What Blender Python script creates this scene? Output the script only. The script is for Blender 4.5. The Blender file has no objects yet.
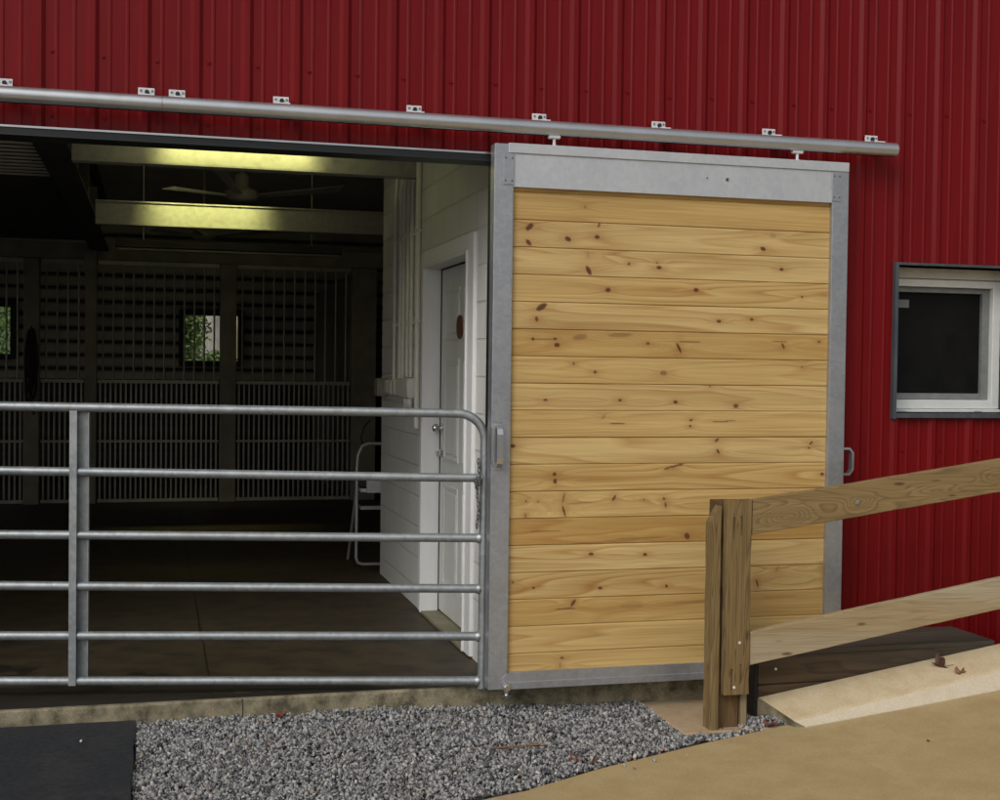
import bpy, math, random
import numpy as np
from mathutils import Vector, Matrix
random.seed(7); rng = np.random.default_rng(11)
scene = bpy.context.scene
C = scene.collection

# ---------------------------------------------------------------- helpers
SPLIT = {'frame_rail', 'slot', 'weld_bead', 'rivet', 'nail', 'nail_stain', 'casing', 'doorway_jamb', 'hanger_rod', 'tube', 'head_trim', 'stem'}
class MB:
    def __init__(s): s.v = []; s.f = []; s.sm = []; s.mi = []; s.cur = 0
    def add(s, vs, fs, smooth=False):
        b = len(s.v); s.v += [tuple(map(float, p)) for p in vs]
        for f in fs: s.f.append(tuple(i + b for i in f)); s.sm.append(smooth); s.mi.append(s.cur)
    def box(s, x0, x1, y0, y1, z0, z1, ch=0.0):
        if ch <= 0:
            v = [(x, y, z) for x in (x0, x1) for y in (y0, y1) for z in (z0, z1)]
            s.add(v, [(0,1,3,2), (4,6,7,5), (0,4,5,1), (2,3,7,6), (0,2,6,4), (1,5,7,3)]); return s
        # chamfered box: three nested shells
        P = []
        for x in (0, 1):
            for y in (0, 1):
                for z in (0, 1):
                    X = (x0, x1)[x]; Y = (y0, y1)[y]; Z = (z0, z1)[z]
                    sx = ch if x == 0 else -ch; sy = ch if y == 0 else -ch; sz = ch if z == 0 else -ch
                    P += [(X, Y + sy, Z + sz), (X + sx, Y, Z + sz), (X + sx, Y + sy, Z)]
        I = lambda x, y, z, k: (x * 4 + y * 2 + z) * 3 + k
        F = []
        for x in (0, 1): F.append((I(x,0,0,0), I(x,1,0,0), I(x,1,1,0), I(x,0,1,0)))
        for y in (0, 1): F.append((I(0,y,0,1), I(1,y,0,1), I(1,y,1,1), I(0,y,1,1)))
        for z in (0, 1): F.append((I(0,0,z,2), I(1,0,z,2), I(1,1,z,2), I(0,1,z,2)))
        for y in (0, 1):
            for z in (0, 1): F.append((I(0,y,z,1), I(1,y,z,1), I(1,y,z,2), I(0,y,z,2)))
        for x in (0, 1):
            for z in (0, 1): F.append((I(x,0,z,0), I(x,1,z,0), I(x,1,z,2), I(x,0,z,2)))
        for x in (0, 1):
            for y in (0, 1): F.append((I(x,y,0,0), I(x,y,1,0), I(x,y,1,1), I(x,y,0,1)))
        for x in (0, 1):
            for y in (0, 1):
                for z in (0, 1): F.append((I(x,y,z,0), I(x,y,z,1), I(x,y,z,2)))
        s.add(P, F); return s
    def tube(s, pts, r, n=12, cap=True, smooth=True):
        pts = [Vector(p) for p in pts]; m = len(pts)
        rr = r if isinstance(r, (list, tuple)) else [r] * m
        t0 = (pts[1] - pts[0]).normalized()
        a = Vector((0, 0, 1)) if abs(t0.z) < .9 else Vector((1, 0, 0))
        u = t0.cross(a).normalized(); V = []
        for i, p in enumerate(pts):
            t = (pts[min(i+1, m-1)] - pts[max(i-1, 0)]).normalized()
            u = (u - t * u.dot(t)).normalized(); w = t.cross(u)
            for k in range(n):
                an = 2 * math.pi * k / n
                V.append(p + (u * math.cos(an) + w * math.sin(an)) * rr[i])
        F = [(i*n + k, i*n + (k+1) % n, (i+1)*n + (k+1) % n, (i+1)*n + k) for i in range(m-1) for k in range(n)]
        s.add(V, F, smooth)
        if cap: s.add(V[:n], [tuple(range(n))[::-1]]); s.add(V[-n:], [tuple(range(n))])
        return s
    def prism(s, poly, axis, a, b):
        """poly: 2-D outline, extruded along axis from a to b"""
        n = len(poly)
        def P(q, w): return {'x': (w, q[0], q[1]), 'y': (q[0], w, q[1]), 'z': (q[0], q[1], w)}[axis]
        V = [P(q, a) for q in poly] + [P(q, b) for q in poly]
        F = [tuple(range(n)), tuple(range(n, 2*n))[::-1]] + [(i, (i+1) % n, n + (i+1) % n, n + i) for i in range(n)]
        s.add(V, F); return s
    def islands(s):
        par = list(range(len(s.v)))
        def fd(i):
            while par[i] != i: par[i] = par[par[i]]; i = par[i]
            return i
        key = {}
        for i, p in enumerate(s.v):
            k = tuple(round(c, 5) for c in p)
            if k in key: par[fd(i)] = fd(key[k])
            else: key[k] = i
        for f in s.f:
            for i in f[1:]: par[fd(i)] = fd(f[0])
        groups = {}
        for j, f in enumerate(s.f): groups.setdefault(fd(f[0]), []).append(j)
        out = []
        for fs in groups.values():
            q = MB(); used = sorted({i for j in fs for i in s.f[j]}); mp = {o: n for n, o in enumerate(used)}
            q.v = [s.v[i] for i in used]; q.f = [tuple(mp[i] for i in s.f[j]) for j in fs]; q.sm = [s.sm[j] for j in fs]; q.mi = [s.mi[j] for j in fs]
            out.append(q)
        return out
    def build(s, name, mats, parent=None, recalc=True):
        if name in SPLIT:
            r = [q.build_one(name, mats, parent, recalc) for q in s.islands()]; return r[0]
        return s.build_one(name, mats, parent, recalc)
    def build_one(s, name, mats, parent=None, recalc=True):
        me = bpy.data.meshes.new(name); me.from_pydata(s.v, [], s.f)
        for i, p in enumerate(me.polygons): p.use_smooth = s.sm[i]; p.material_index = s.mi[i]
        if recalc:
            import bmesh
            bm = bmesh.new(); bm.from_mesh(me); bmesh.ops.recalc_face_normals(bm, faces=bm.faces); bm.to_mesh(me); bm.free()
        for m in (mats if isinstance(mats, (list, tuple)) else [mats]): me.materials.append(m)
        o = bpy.data.objects.new(name, me); C.objects.link(o)
        if parent is not None:
            o.parent = parent
            o.matrix_parent_inverse = Matrix.Translation(-world_loc(parent))
        return o
def world_loc(o):
    return Vector(o.location) if o.parent is None else Vector((0, 0, 0)) if o.type == 'MESH' else Vector(o.location)
def tag(o, label=None, cat=None, group=None, kind=None):
    if label: o['label'] = label
    if cat: o['category'] = cat
    if group: o['group'] = group
    if kind: o['kind'] = kind
    return o
def thing(name, loc, label, cat, group=None):
    o = bpy.data.objects.new(name, None); o.empty_display_size = .1; o.location = loc; C.objects.link(o)
    return tag(o, label, cat, group)
def copy_tree(o, parent=None):
    c = o.copy(); C.objects.link(c)
    if parent is not None: c.parent = parent
    for ch in list(o.children): copy_tree(ch, c)
    return c

# ---------------------------------------------------------------- materials
def mat(name):
    m = bpy.data.materials.new(name); m.use_nodes = True
    nt = m.node_tree; b = nt.nodes['Principled BSDF']
    return m, nt, b
def N(nt, typ, **kw):
    n = nt.nodes.new(typ)
    for k, v in kw.items():
        if k.startswith('i_'): n.inputs[k[2:].replace('_', ' ')].default_value = v
        else: setattr(n, k, v)
    return n
def L(nt, a, b): nt.links.new(a, b)
def ramp(nt, stops, interp='LINEAR'):
    r = nt.nodes.new('ShaderNodeValToRGB'); r.color_ramp.interpolation = interp
    e = r.color_ramp.elements
    while len(e) > 1: e.remove(e[-1])
    e[0].position = stops[0][0]; e[0].color = (*stops[0][1], 1)
    for p, c in stops[1:]:
        q = e.new(p); q.color = (*c, 1)
    return r
def coords(nt, scale=(1, 1, 1), rot=(0, 0, 0), loc=(0, 0, 0)):
    t = N(nt, 'ShaderNodeTexCoord'); m = N(nt, 'ShaderNodeMapping')
    m.inputs['Scale'].default_value = scale; m.inputs['Rotation'].default_value = rot; m.inputs['Location'].default_value = loc
    L(nt, t.outputs['Object'], m.inputs['Vector']); return m.outputs['Vector']
def noise(nt, vec, scale, detail=4, rough=.55, dist=0.0):
    n = N(nt, 'ShaderNodeTexNoise'); n.inputs['Scale'].default_value = scale; n.inputs['Detail'].default_value = detail
    n.inputs['Roughness'].default_value = rough; n.inputs['Distortion'].default_value = dist
    L(nt, vec, n.inputs['Vector']); return n.outputs['Fac']
def mixc(nt, fac, a, b, mode='MIX'):
    m = N(nt, 'ShaderNodeMix', data_type='RGBA', blend_type=mode)
    for sock, val in ((m.inputs[0], fac), (m.inputs[6], a), (m.inputs[7], b)):
        if isinstance(val, (int, float)): sock.default_value = val
        elif isinstance(val, tuple): sock.default_value = (*val, 1) if len(val) == 3 else val
        else: L(nt, val, sock)
    return m.outputs[2]
def math_(nt, op, a, b=None, c=None):
    m = N(nt, 'ShaderNodeMath', operation=op)
    for i, v in enumerate((a, b, c)):
        if v is None: continue
        if isinstance(v, (int, float)): m.inputs[i].default_value = v
        else: L(nt, v, m.inputs[i])
    return m.outputs[0]
def bump(nt, b, h, strength=.3, dist=.01):
    n = N(nt, 'ShaderNodeBump'); n.inputs['Strength'].default_value = strength; n.inputs['Distance'].default_value = dist
    L(nt, h, n.inputs['Height']); L(nt, n.outputs['Normal'], b.inputs['Normal'])

def simple(name, c0, c1, scale=(1, 1, 1), ns=8, rough=.6, metal=0.0, detail=5, bs=0.0, bd=.004, spec=None, lo=.35, hi=.65, rv=.1):
    m, nt, b = mat(name); v = coords(nt, scale)
    f = noise(nt, v, ns, detail)
    r = ramp(nt, [(lo, c0), (hi, c1)]); L(nt, f, r.inputs[0]); L(nt, r.outputs[0], b.inputs['Base Color'])
    b.inputs['Metallic'].default_value = metal
    g = noise(nt, v, ns * 2.3, 3)
    mr = N(nt, 'ShaderNodeMapRange'); mr.inputs['To Min'].default_value = rough - rv; mr.inputs['To Max'].default_value = rough + rv
    L(nt, g, mr.inputs['Value']); L(nt, mr.outputs[0], b.inputs['Roughness'])
    if spec is not None: b.inputs['Specular IOR Level'].default_value = spec
    if bs: bump(nt, b, noise(nt, v, ns * 5, 4), bs, bd)
    return m

def m_siding():
    m, nt, b = mat('red_painted_steel')
    v = coords(nt, (1, 1, .35))
    f = noise(nt, v, 1.3, 5, .6); f2 = noise(nt, coords(nt, (14, 14, .6)), 1.0, 4, .6)
    c = mixc(nt, f, (.150, .0035, .0050), (.185, .0052, .0070))
    r = ramp(nt, [(.35, (.88, .88, .88)), (.7, (1.1, 1.1, 1.1))]); L(nt, f2, r.inputs[0])
    c = mixc(nt, 1.0, c, r.outputs[0], 'MULTIPLY')
    # faint dust higher on the sheet
    d = noise(nt, coords(nt, (30, 30, 3)), 1.0, 6, .7); rd = ramp(nt, [(.55, (0, 0, 0)), (.8, (.06, .06, .06))]); L(nt, d, rd.inputs[0])
    c = mixc(nt, rd.outputs[0], c, (.30, .16, .15))
    L(nt, c, b.inputs['Base Color'])
    b.inputs['Roughness'].default_value = .40; b.inputs['Specular IOR Level'].default_value = .17
    bump(nt, b, noise(nt, coords(nt, (3, 3, 1)), 2.2, 3), .25, .006)
    return m

def m_galv(name, base=(.42, .44, .46), dark=(.28, .30, .32), rough=.42, metal=.75, sc=60, warm=None):
    m, nt, b = mat(name); v = coords(nt)
    vo = N(nt, 'ShaderNodeTexVoronoi'); vo.inputs['Scale'].default_value = sc; L(nt, v, vo.inputs['Vector'])
    sep = N(nt, 'ShaderNodeSeparateColor'); L(nt, vo.outputs['Color'], sep.inputs[0])
    n1 = noise(nt, v, 5, 5, .6); n2 = noise(nt, v, 40, 3)
    f = math_(nt, 'ADD', math_(nt, 'MULTIPLY', sep.outputs[0], .35), math_(nt, 'MULTIPLY', n1, .65))
    r = ramp(nt, [(.25, dark), (.75, base)]); L(nt, f, r.inputs[0])
    c = r.outputs[0]
    if warm:
        w = ramp(nt, [(.5, (0, 0, 0)), (.72, (.5, .5, .5))]); L(nt, noise(nt, coords(nt, (1, 1, 1)), 9, 5, .65), w.inputs[0])
        c = mixc(nt, w.outputs[0], c, warm)
    L(nt, c, b.inputs['Base Color'])
    b.inputs['Metallic'].default_value = metal
    mr = N(nt, 'ShaderNodeMapRange'); mr.inputs['To Min'].default_value = rough - .1; mr.inputs['To Max'].default_value = rough + .14
    L(nt, n1, mr.inputs['Value']); L(nt, mr.outputs[0], b.inputs['Roughness'])
    bump(nt, b, n2, .12, .002)
    return m

def m_concrete(name, c0, c1, stain=(.20, .14, .07), sa=.5, ns=1.2, fine=.22, speck=True, rough=.85):
    m, nt, b = mat(name); v = coords(nt)
    big = noise(nt, v, ns, 6, .6, .4); mid = noise(nt, v, ns * 6, 5, .65); fn = noise(nt, v, 140, 3, .7)
    c = mixc(nt, big, c0, c1)
    r = ramp(nt, [(.42, (0, 0, 0)), (.66, (1, 1, 1))]); L(nt, mid, r.inputs[0])
    c = mixc(nt, math_(nt, 'MULTIPLY', r.outputs[0], sa), c, stain)
    r2 = ramp(nt, [(.3, (1 - fine,) * 3), (.7, (1 + fine * .6,) * 3)]); L(nt, fn, r2.inputs[0])
    c = mixc(nt, 1.0, c, r2.outputs[0], 'MULTIPLY')
    if speck:
        vo = N(nt, 'ShaderNodeTexVoronoi'); vo.inputs['Scale'].default_value = 9; L(nt, v, vo.inputs['Vector'])
        rs = ramp(nt, [(.018, (1, 1, 1)), (.03, (0, 0, 0))]); L(nt, vo.outputs['Distance'], rs.inputs[0])
        c = mixc(nt, math_(nt, 'MULTIPLY', rs.outputs[0], .7), c, (.05, .035, .02))
    L(nt, c, b.inputs['Base Color']); b.inputs['Roughness'].default_value = rough
    bump(nt, b, math_(nt, 'ADD', math_(nt, 'MULTIPLY', fn, .5), mid), .35, .004)
    return m

def m_pine():
    m, nt, b = mat('pine_boards')
    geo = N(nt, 'ShaderNodeNewGeometry'); isl = geo.outputs['Random Per Island']
    wn = N(nt, 'ShaderNodeTexWhiteNoise', noise_dimensions='1D'); L(nt, isl, wn.inputs['W'])
    warp = N(nt, 'ShaderNodeAttribute', attribute_name='warp'); kn = N(nt, 'ShaderNodeAttribute', attribute_name='knot'); ha = N(nt, 'ShaderNodeAttribute', attribute_name='halo')
    tc = N(nt, 'ShaderNodeTexCoord'); sp = N(nt, 'ShaderNodeSeparateXYZ'); L(nt, tc.outputs['Object'], sp.inputs[0])
    cz = math_(nt, 'ADD', sp.outputs['Z'], warp.outputs['Fac'])
    cb = N(nt, 'ShaderNodeCombineXYZ'); L(nt, sp.outputs['X'], cb.inputs[0]); L(nt, math_(nt, 'MULTIPLY', isl, 37.0), cb.inputs[1]); L(nt, cz, cb.inputs[2])
    def mp(s, vec=cb.outputs[0]):
        q = N(nt, 'ShaderNodeMapping'); q.inputs['Scale'].default_value = s; L(nt, vec, q.inputs['Vector']); return q.outputs['Vector']
    # cathedral figure: contour lines of a stretched noise field
    fld = noise(nt, mp((.30, 1, 6.0)), 1.0, 1.5, .4, .05)
    ring = math_(nt, 'FRACT', math_(nt, 'MULTIPLY', fld, 15.0))
    rr = ramp(nt, [(0, (.0,) * 3), (.62, (.45,) * 3), (.86, (1,) * 3), (1.0, (.0,) * 3)]); L(nt, ring, rr.inputs[0])
    fine = noise(nt, mp((3, 1, 190)), 1.0, 3, .6)
    broad = noise(nt, mp((.8, 1, 14)), 1.0, 3, .5)
    gr = N(nt, 'ShaderNodeMapRange'); gr.inputs['From Min'].default_value = .35; gr.inputs['From Max'].default_value = .65; gr.inputs['To Min'].default_value = .22; gr.inputs['To Max'].default_value = .85; L(nt, noise(nt, mp((.5, 1, 6)), 1.0, 2), gr.inputs['Value']); gm = gr.outputs[0]
    tn = N(nt, 'ShaderNodeAttribute', attribute_name='tone'); base = ramp(nt, [(0, (.66, .495, .225)), (.5, (.61, .435, .175)), (.85, (.53, .345, .115)), (1, (.45, .265, .075))]); L(nt, tn.outputs['Fac'], base.inputs[0])
    c = mixc(nt, math_(nt, 'MULTIPLY', rr.outputs[0], gm), base.outputs[0], (.40, .205, .055))
    rb = ramp(nt, [(.35, (1.06, 1.06, 1.06)), (.7, (.86, .82, .76))]); L(nt, broad, rb.inputs[0]); c = mixc(nt, 1.0, c, rb.outputs[0], 'MULTIPLY')
    rf = ramp(nt, [(.3, (.84, .81, .76)), (.7, (1.07, 1.07, 1.07))]); L(nt, fine, rf.inputs[0]); c = mixc(nt, 1.0, c, rf.outputs[0], 'MULTIPLY')
    c = mixc(nt, math_(nt, 'MULTIPLY', ha.outputs['Fac'], .55), c, (.30, .105, .028))
    c = mixc(nt, kn.outputs['Fac'], c, (.095, .030, .010))
    L(nt, c, b.inputs['Base Color']); b.inputs['Roughness'].default_value = .55; b.inputs['Specular IOR Level'].default_value = .35
    bump(nt, b, fine, .12, .002)
    return m

def m_wood(name, cols, axis='x', ring_col=(.14, .09, .045), ra=.45, grey=None, ga=.4, sc=1.0, rings=14, eyes=()):
    """weathered treated timber, grain along the given axis"""
    m, nt, b = mat(name)
    S = {'x': (.55, 7, 7), 'z': (7, 7, .55), 'y': (7, .55, 7)}[axis]
    F = {'x': (4, 160, 160), 'z': (160, 160, 4), 'y': (160, 4, 160)}[axis]
    geo = N(nt, 'ShaderNodeNewGeometry')
    fld = noise(nt, coords(nt, tuple(s * sc for s in S)), 1.0, 2, .5, .6)
    if eyes:
        se = N(nt, 'ShaderNodeSeparateXYZ'); L(nt, coords(nt), se.inputs[0])
        wob = math_(nt, 'MULTIPLY', math_(nt, 'SUBTRACT', noise(nt, coords(nt), 14, 2), .5), .02)
        for (ex, ez, rx, rz, am) in eyes:
            dx = math_(nt, 'DIVIDE', math_(nt, 'SUBTRACT', se.outputs['X'], ex), rx)
            dz = math_(nt, 'DIVIDE', math_(nt, 'ADD', wob, math_(nt, 'SUBTRACT', math_(nt, 'SUBTRACT', se.outputs['Z'], ez), math_(nt, 'MULTIPLY', dx, .14 * rx))), rz)
            d2 = math_(nt, 'ADD', math_(nt, 'MULTIPLY', dx, dx), math_(nt, 'MULTIPLY', dz, dz))
            fld = math_(nt, 'ADD', fld, math_(nt, 'MULTIPLY', math_(nt, 'EXPONENT', math_(nt, 'MULTIPLY', d2, -1.0)), am))
    ring = math_(nt, 'FRACT', math_(nt, 'MULTIPLY', fld, float(rings)))
    rr = ramp(nt, [(0, (0,) * 3), (.6, (.3,) * 3), (.85, (1,) * 3), (1.0, (0,) * 3)]); L(nt, ring, rr.inputs[0])
    fine = noise(nt, coords(nt, F), 1.0, 4, .6)
    pat = noise(nt, coords(nt, {'x': (.35, 6, 6), 'z': (8, 8, .4), 'y': (6, .35, 6)}[axis]), 2.0, 5, .6)
    base = ramp(nt, [(.3, cols[0]), (.7, cols[1])]); L(nt, pat, base.inputs[0])
    c = mixc(nt, math_(nt, 'MULTIPLY', rr.outputs[0], ra), base.outputs[0], ring_col)
    rf = ramp(nt, [(.3, (.78,) * 3), (.7, (1.12,) * 3)]); L(nt, fine, rf.inputs[0]); c = mixc(nt, 1.0, c, rf.outputs[0], 'MULTIPLY')
    if grey:
        g = ramp(nt, [(.4, (0,) * 3), (.7, (1,) * 3)]); L(nt, noise(nt, coords(nt, tuple(s * .5 for s in S)), 1.0, 5, .65), g.inputs[0])
        c = mixc(nt, math_(nt, 'MULTIPLY', g.outputs[0], ga), c, grey)
    # knots
    vo = N(nt, 'ShaderNodeTexVoronoi'); vo.inputs['Scale'].default_value = 1.0
    K = {'x': (2.6, 9, 9), 'z': (9, 9, 2.6), 'y': (9, 2.6, 9)}[axis]
    L(nt, coords(nt, K, loc=(.3, .2, .45)), vo.inputs['Vector'])
    rk = ramp(nt, [(.05, (1,) * 3), (.10, (0,) * 3)]); L(nt, vo.outputs['Distance'], rk.inputs[0])
    c = mixc(nt, math_(nt, 'MULTIPLY', rk.outputs[0], .75), c, (.07, .035, .016))
    L(nt, c, b.inputs['Base Color']); b.inputs['Roughness'].default_value = .8; b.inputs['Specular IOR Level'].default_value = .25
    bump(nt, b, math_(nt, 'ADD', fine, math_(nt, 'MULTIPLY', rr.outputs[0], .5)), .4, .004)
    return m

def m_blocks():
    m, nt, b = mat('painted_concrete_blocks')
    v = coords(nt); sp = N(nt, 'ShaderNodeSeparateXYZ'); L(nt, v, sp.inputs[0])
    cb = N(nt, 'ShaderNodeCombineXYZ')
    L(nt, math_(nt, 'ADD', math_(nt, 'ADD', sp.outputs['Y'], sp.outputs['X']), 20.0), cb.inputs[0]); L(nt, math_(nt, 'ADD', sp.outputs['Z'], 20 * .2032 - .130), cb.inputs[1])
    br = N(nt, 'ShaderNodeTexBrick'); br.offset = .5
    for k, val in (('Scale', 1.0), ('Mortar Size', .009), ('Mortar Smooth', .4), ('Brick Width', .4064), ('Row Height', .2032), ('Bias', 0.0)): br.inputs[k].default_value = val
    br.inputs['Color1'].default_value = (.93, .93, .93, 1); br.inputs['Color2'].default_value = (.86, .86, .86, 1); br.inputs['Mortar'].default_value = (.80, .80, .79, 1)
    L(nt, cb.outputs[0], br.inputs['Vector'])
    n = noise(nt, v, 60, 4, .7); big = noise(nt, v, 2.5, 4)
    c = mixc(nt, big, (.78, .78, .75), (.86, .86, .83))
    c = mixc(nt, 1.0, c, br.outputs['Color'], 'MULTIPLY')
    # dirt splashed low on the wall
    L(nt, c, b.inputs['Base Color']); b.inputs['Roughness'].default_value = .55
    h = math_(nt, 'SUBTRACT', math_(nt, 'MULTIPLY', n, .25), br.outputs['Fac'])
    bump(nt, b, h, .8, .007)
    return m

def m_gravel():
    m, nt, b = mat('crushed_stone')
    geo = N(nt, 'ShaderNodeNewGeometry'); isl = geo.outputs['Random Per Island']
    r = ramp(nt, [(0, (.045, .047, .050)), (.18, (.10, .102, .108)), (.38, (.215, .218, .222)), (.62, (.34, .342, .34)), (.86, (.36, .355, .34)), (.955, (.55, .54, .51)), (.985, (.26, .20, .12)), (.992, (.20, .10, .07)), (1, (.68, .67, .65))])
    L(nt, isl, r.inputs[0])
    n = noise(nt, coords(nt), 220, 4, .7); rf = ramp(nt, [(.3, (.75,) * 3), (.7, (1.2,) * 3)]); L(nt, n, rf.inputs[0])
    c = mixc(nt, 1.0, r.outputs[0], rf.outputs[0], 'MULTIPLY')
    rd = ramp(nt, [(.48, (0, 0, 0)), (.75, (.25, .25, .25))]); L(nt, noise(nt, coords(nt), 4.5, 5, .65), rd.inputs[0]); c = mixc(nt, rd.outputs[0], c, (.20, .155, .09))
    L(nt, c, b.inputs['Base Color']); b.inputs['Roughness'].default_value = .75
    return m

def m_glow(name, col, s):
    m, nt, b = mat(name)
    b.inputs['Base Color'].default_value = (*col, 1); b.inputs['Emission Color'].default_value = (*col, 1); b.inputs['Emission Strength'].default_value = s
    return m

SID = m_siding()
GATE = m_galv('galvanised_gate_tube', (.40, .43, .445), (.28, .305, .32), .44, .65, 45, warm=(.27, .26, .23))
TRACKM = m_galv('galvanised_track', (.62, .635, .655), (.56, .58, .59), .30, .85, 14)
DOORM = m_galv('brushed_door_metal', (.47, .485, .51), (.38, .395, .42), .36, .7, 55)
CHROME = m_galv('bright_plated_steel', (.75, .77, .78), (.6, .62, .64), .2, .95, 20)
WHITEST = simple('white_bracket_paint', (.60, .61, .62), (.72, .73, .74), ns=30, rough=.45)
PINE = m_pine()
BLOCK = m_blocks()
WHITE = simple('white_trim_paint', (.82, .83, .83), (.87, .88, .88), (4, 4, 1), 4, .45)
DOORW = simple('offwhite_door_paint', (.64, .66, .63), (.70, .72, .69), (3, 3, 1), 3, .4)
CREAM = simple('cream_vinyl', (.52, .50, .42), (.60, .58, .50), ns=12, rough=.5)
VINYL = simple('white_vinyl', (.66, .68, .66), (.72, .74, .72), ns=12, rough=.4)
SASHM = simple('grey_sash_seal', (.17, .18, .175), (.22, .23, .22), ns=20, rough=.5)
SLATE = simple('slate_trim_paint', (.050, .062, .075), (.075, .090, .105), (5, 5, 1), 4, .4)
TRIMDK = simple('dark_green_trim_paint', (.008, .012, .012), (.014, .018, .018), (1, 5, 5), 5, .45)
BLACK = simple('black_rubber', (.010, .010, .011), (.022, .022, .024), ns=14, rough=.75, bs=.4)
MATM = simple('rubber_mat_dusty', (.012, .014, .018), (.026, .029, .034), ns=30, rough=.8, detail=12, bs=.6, bd=.003, lo=.35, hi=.70)
SCREEN = simple('insect_screen_glass', (.006, .006, .006), (.010, .010, .010), ns=9, rough=.5, spec=.12)
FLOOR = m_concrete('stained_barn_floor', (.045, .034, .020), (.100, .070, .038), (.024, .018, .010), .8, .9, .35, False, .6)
SLABF = m_concrete('stained_slab_and_kerb_shade', (.20, .165, .095), (.40, .355, .24), (.085, .075, .045), 1.0, 1.5, .35, False, .85)
WALK = m_concrete('tan_concrete_walk', (.42, .315, .150), (.51, .395, .205), (.37, .245, .10), .45, .9, .20)
KERBM = m_concrete('pale_kerb_concrete', (.54, .44, .275), (.64, .54, .36), (.46, .33, .17), .5, 1.6, .18)
KERBF = m_concrete('fresh_kerb_edge', (.58, .51, .38), (.66, .59, .46), (.52, .41, .27), .35, 2.6, .14, False)
PADM = m_concrete('tan_pad_concrete', (.38, .29, .18), (.50, .40, .27), (.42, .22, .09), .5, 2.0, .16)
GRAV = m_gravel()
DIRT = simple('dusty_gravel_bed', (.045, .042, .040), (.13, .125, .12), ns=60, rough=.9, detail=8, bs=.9, bd=.02)
YARD = simple('gravel_yard', (.17, .16, .14), (.30, .28, .25), ns=25, rough=.9, detail=8, bs=.6, bd=.02)
GRASS = simple('green_lawn', (.035, .075, .015), (.08, .13, .03), ns=6, rough=.9, detail=8)
POSTM = m_wood('weathered_post_timber', [(.175, .115, .048), (.28, .190, .080)], 'z', (.055, .026, .008), .7, (.26, .20, .10), .5, 1.6, 12)
POSTS = m_wood('grey_post_face', [(.26, .19, .10), (.33, .25, .14)], 'z', (.12, .07, .03), .4, (.30, .28, .20), .6, 1.8, 9)
POSTD = m_wood('dark_brown_timber', [(.10, .060, .026), (.15, .095, .042)], 'z', (.05, .028, .012), .5, None, .4, 1.3, 9)  # darker brown for the set-back main post
RAILM = m_wood('weathered_rail_timber', [(.23, .155, .065), (.32, .225, .10)], 'x', (.12, .072, .028), .62, (.32, .245, .13), .3, 1.0, 13, eyes=((2.985, .912, .11, .042, .42), (3.36, .962, .07, .030, .34), (3.80, 1.030, .16, .035, .26), (4.12, 1.08, .10, .03, .3)))
RAILP = m_wood('pale_rail_timber', [(.31, .235, .125), (.42, .33, .19)], 'x', (.24, .155, .07), .5, (.46, .42, .32), .5, 1.2, 10)
RAILTOP = RAILM
DECKM = m_wood('dark_stained_timber', [(.06, .040, .022), (.15, .10, .056)], 'x', (.028, .020, .014), .5, (.070, .072, .064), .5, 1.3, 9)
DECKT = m_wood('grey_wet_timber', [(.070, .055, .038), (.145, .115, .080)], 'x', (.035, .034, .030), .5, (.055, .065, .060), .5, 1.2, 9)
INT_STEEL = simple('painted_beam_steel', (.27, .27, .24), (.40, .40, .36), (1, 1, 1), 22, .45, detail=10, lo=.15, hi=.6)
INT_GREY = simple('dull_interior_paint', (.20, .19, .155), (.28, .265, .22), ns=4, rough=.6)
INT_DARK = simple('dark_interior_ceiling', (.58, .58, .58), (.66, .66, .66), ns=2, rough=.7)
INT_BLACK = simple('dark_steel_and_shade', (.025, .025, .025), (.045, .045, .045), ns=4, rough=.6)  # dark steel; also paints shade into soffit and rear wall valleys
INT_SID = simple('interior_wall_metal', (.40, .39, .31), (.52, .51, .41), ns=3, rough=.35)
STALLM = simple('stall_bar_steel', (.40, .39, .32), (.50, .49, .41), ns=10, rough=.4, metal=.2)
POSTI = simple('interior_post_paint', (.24, .225, .17), (.33, .31, .24), ns=5, rough=.6)
CORR = simple('daylit_soffit_stripe', (.60, .59, .50), (.70, .69, .60), ns=5, rough=.35)
PVC = simple('painted_conduit', (.76, .76, .68), (.83, .83, .75), ns=10, rough=.45)
LADM = simple('grey_ladder_tube', (.38, .38, .37), (.46, .46, .45), ns=10, rough=.35, metal=.3)
LEAFR = simple('dead_leaf_red', (.16, .030, .018), (.26, .07, .03), ns=40, rough=.6)
LEAFD = simple('dead_leaf_dark', (.045, .018, .012), (.09, .035, .02), ns=40, rough=.6)
LEAFB = simple('dead_leaf_brown', (.20, .09, .04), (.30, .15, .07), ns=40, rough=.6)
FOL = simple('shrub_foliage', (.10, .19, .035), (.26, .36, .10), ns=3, rough=.6)
FOL2 = simple('tree_foliage', (.10, .16, .06), (.20, .28, .10), ns=2, rough=.6)
BARK = simple('grey_bark', (.34, .32, .28), (.48, .46, .42), (4, 4, 1), 6, .9)
OVAL = simple('rusty_oval', (.10, .035, .02), (.16, .06, .035), ns=20, rough=.6)
STICK = simple('pale_sticker', (.16, .16, .16), (.20, .20, .20), ns=60, rough=.6)
HEADM = m_galv('header_panel_metal', (.63, .65, .67), (.55, .57, .59), .45, .5, 45)
GREEN = m_glow('fluorescent_tube', (1.0, .95, .45), 10.0)
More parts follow.
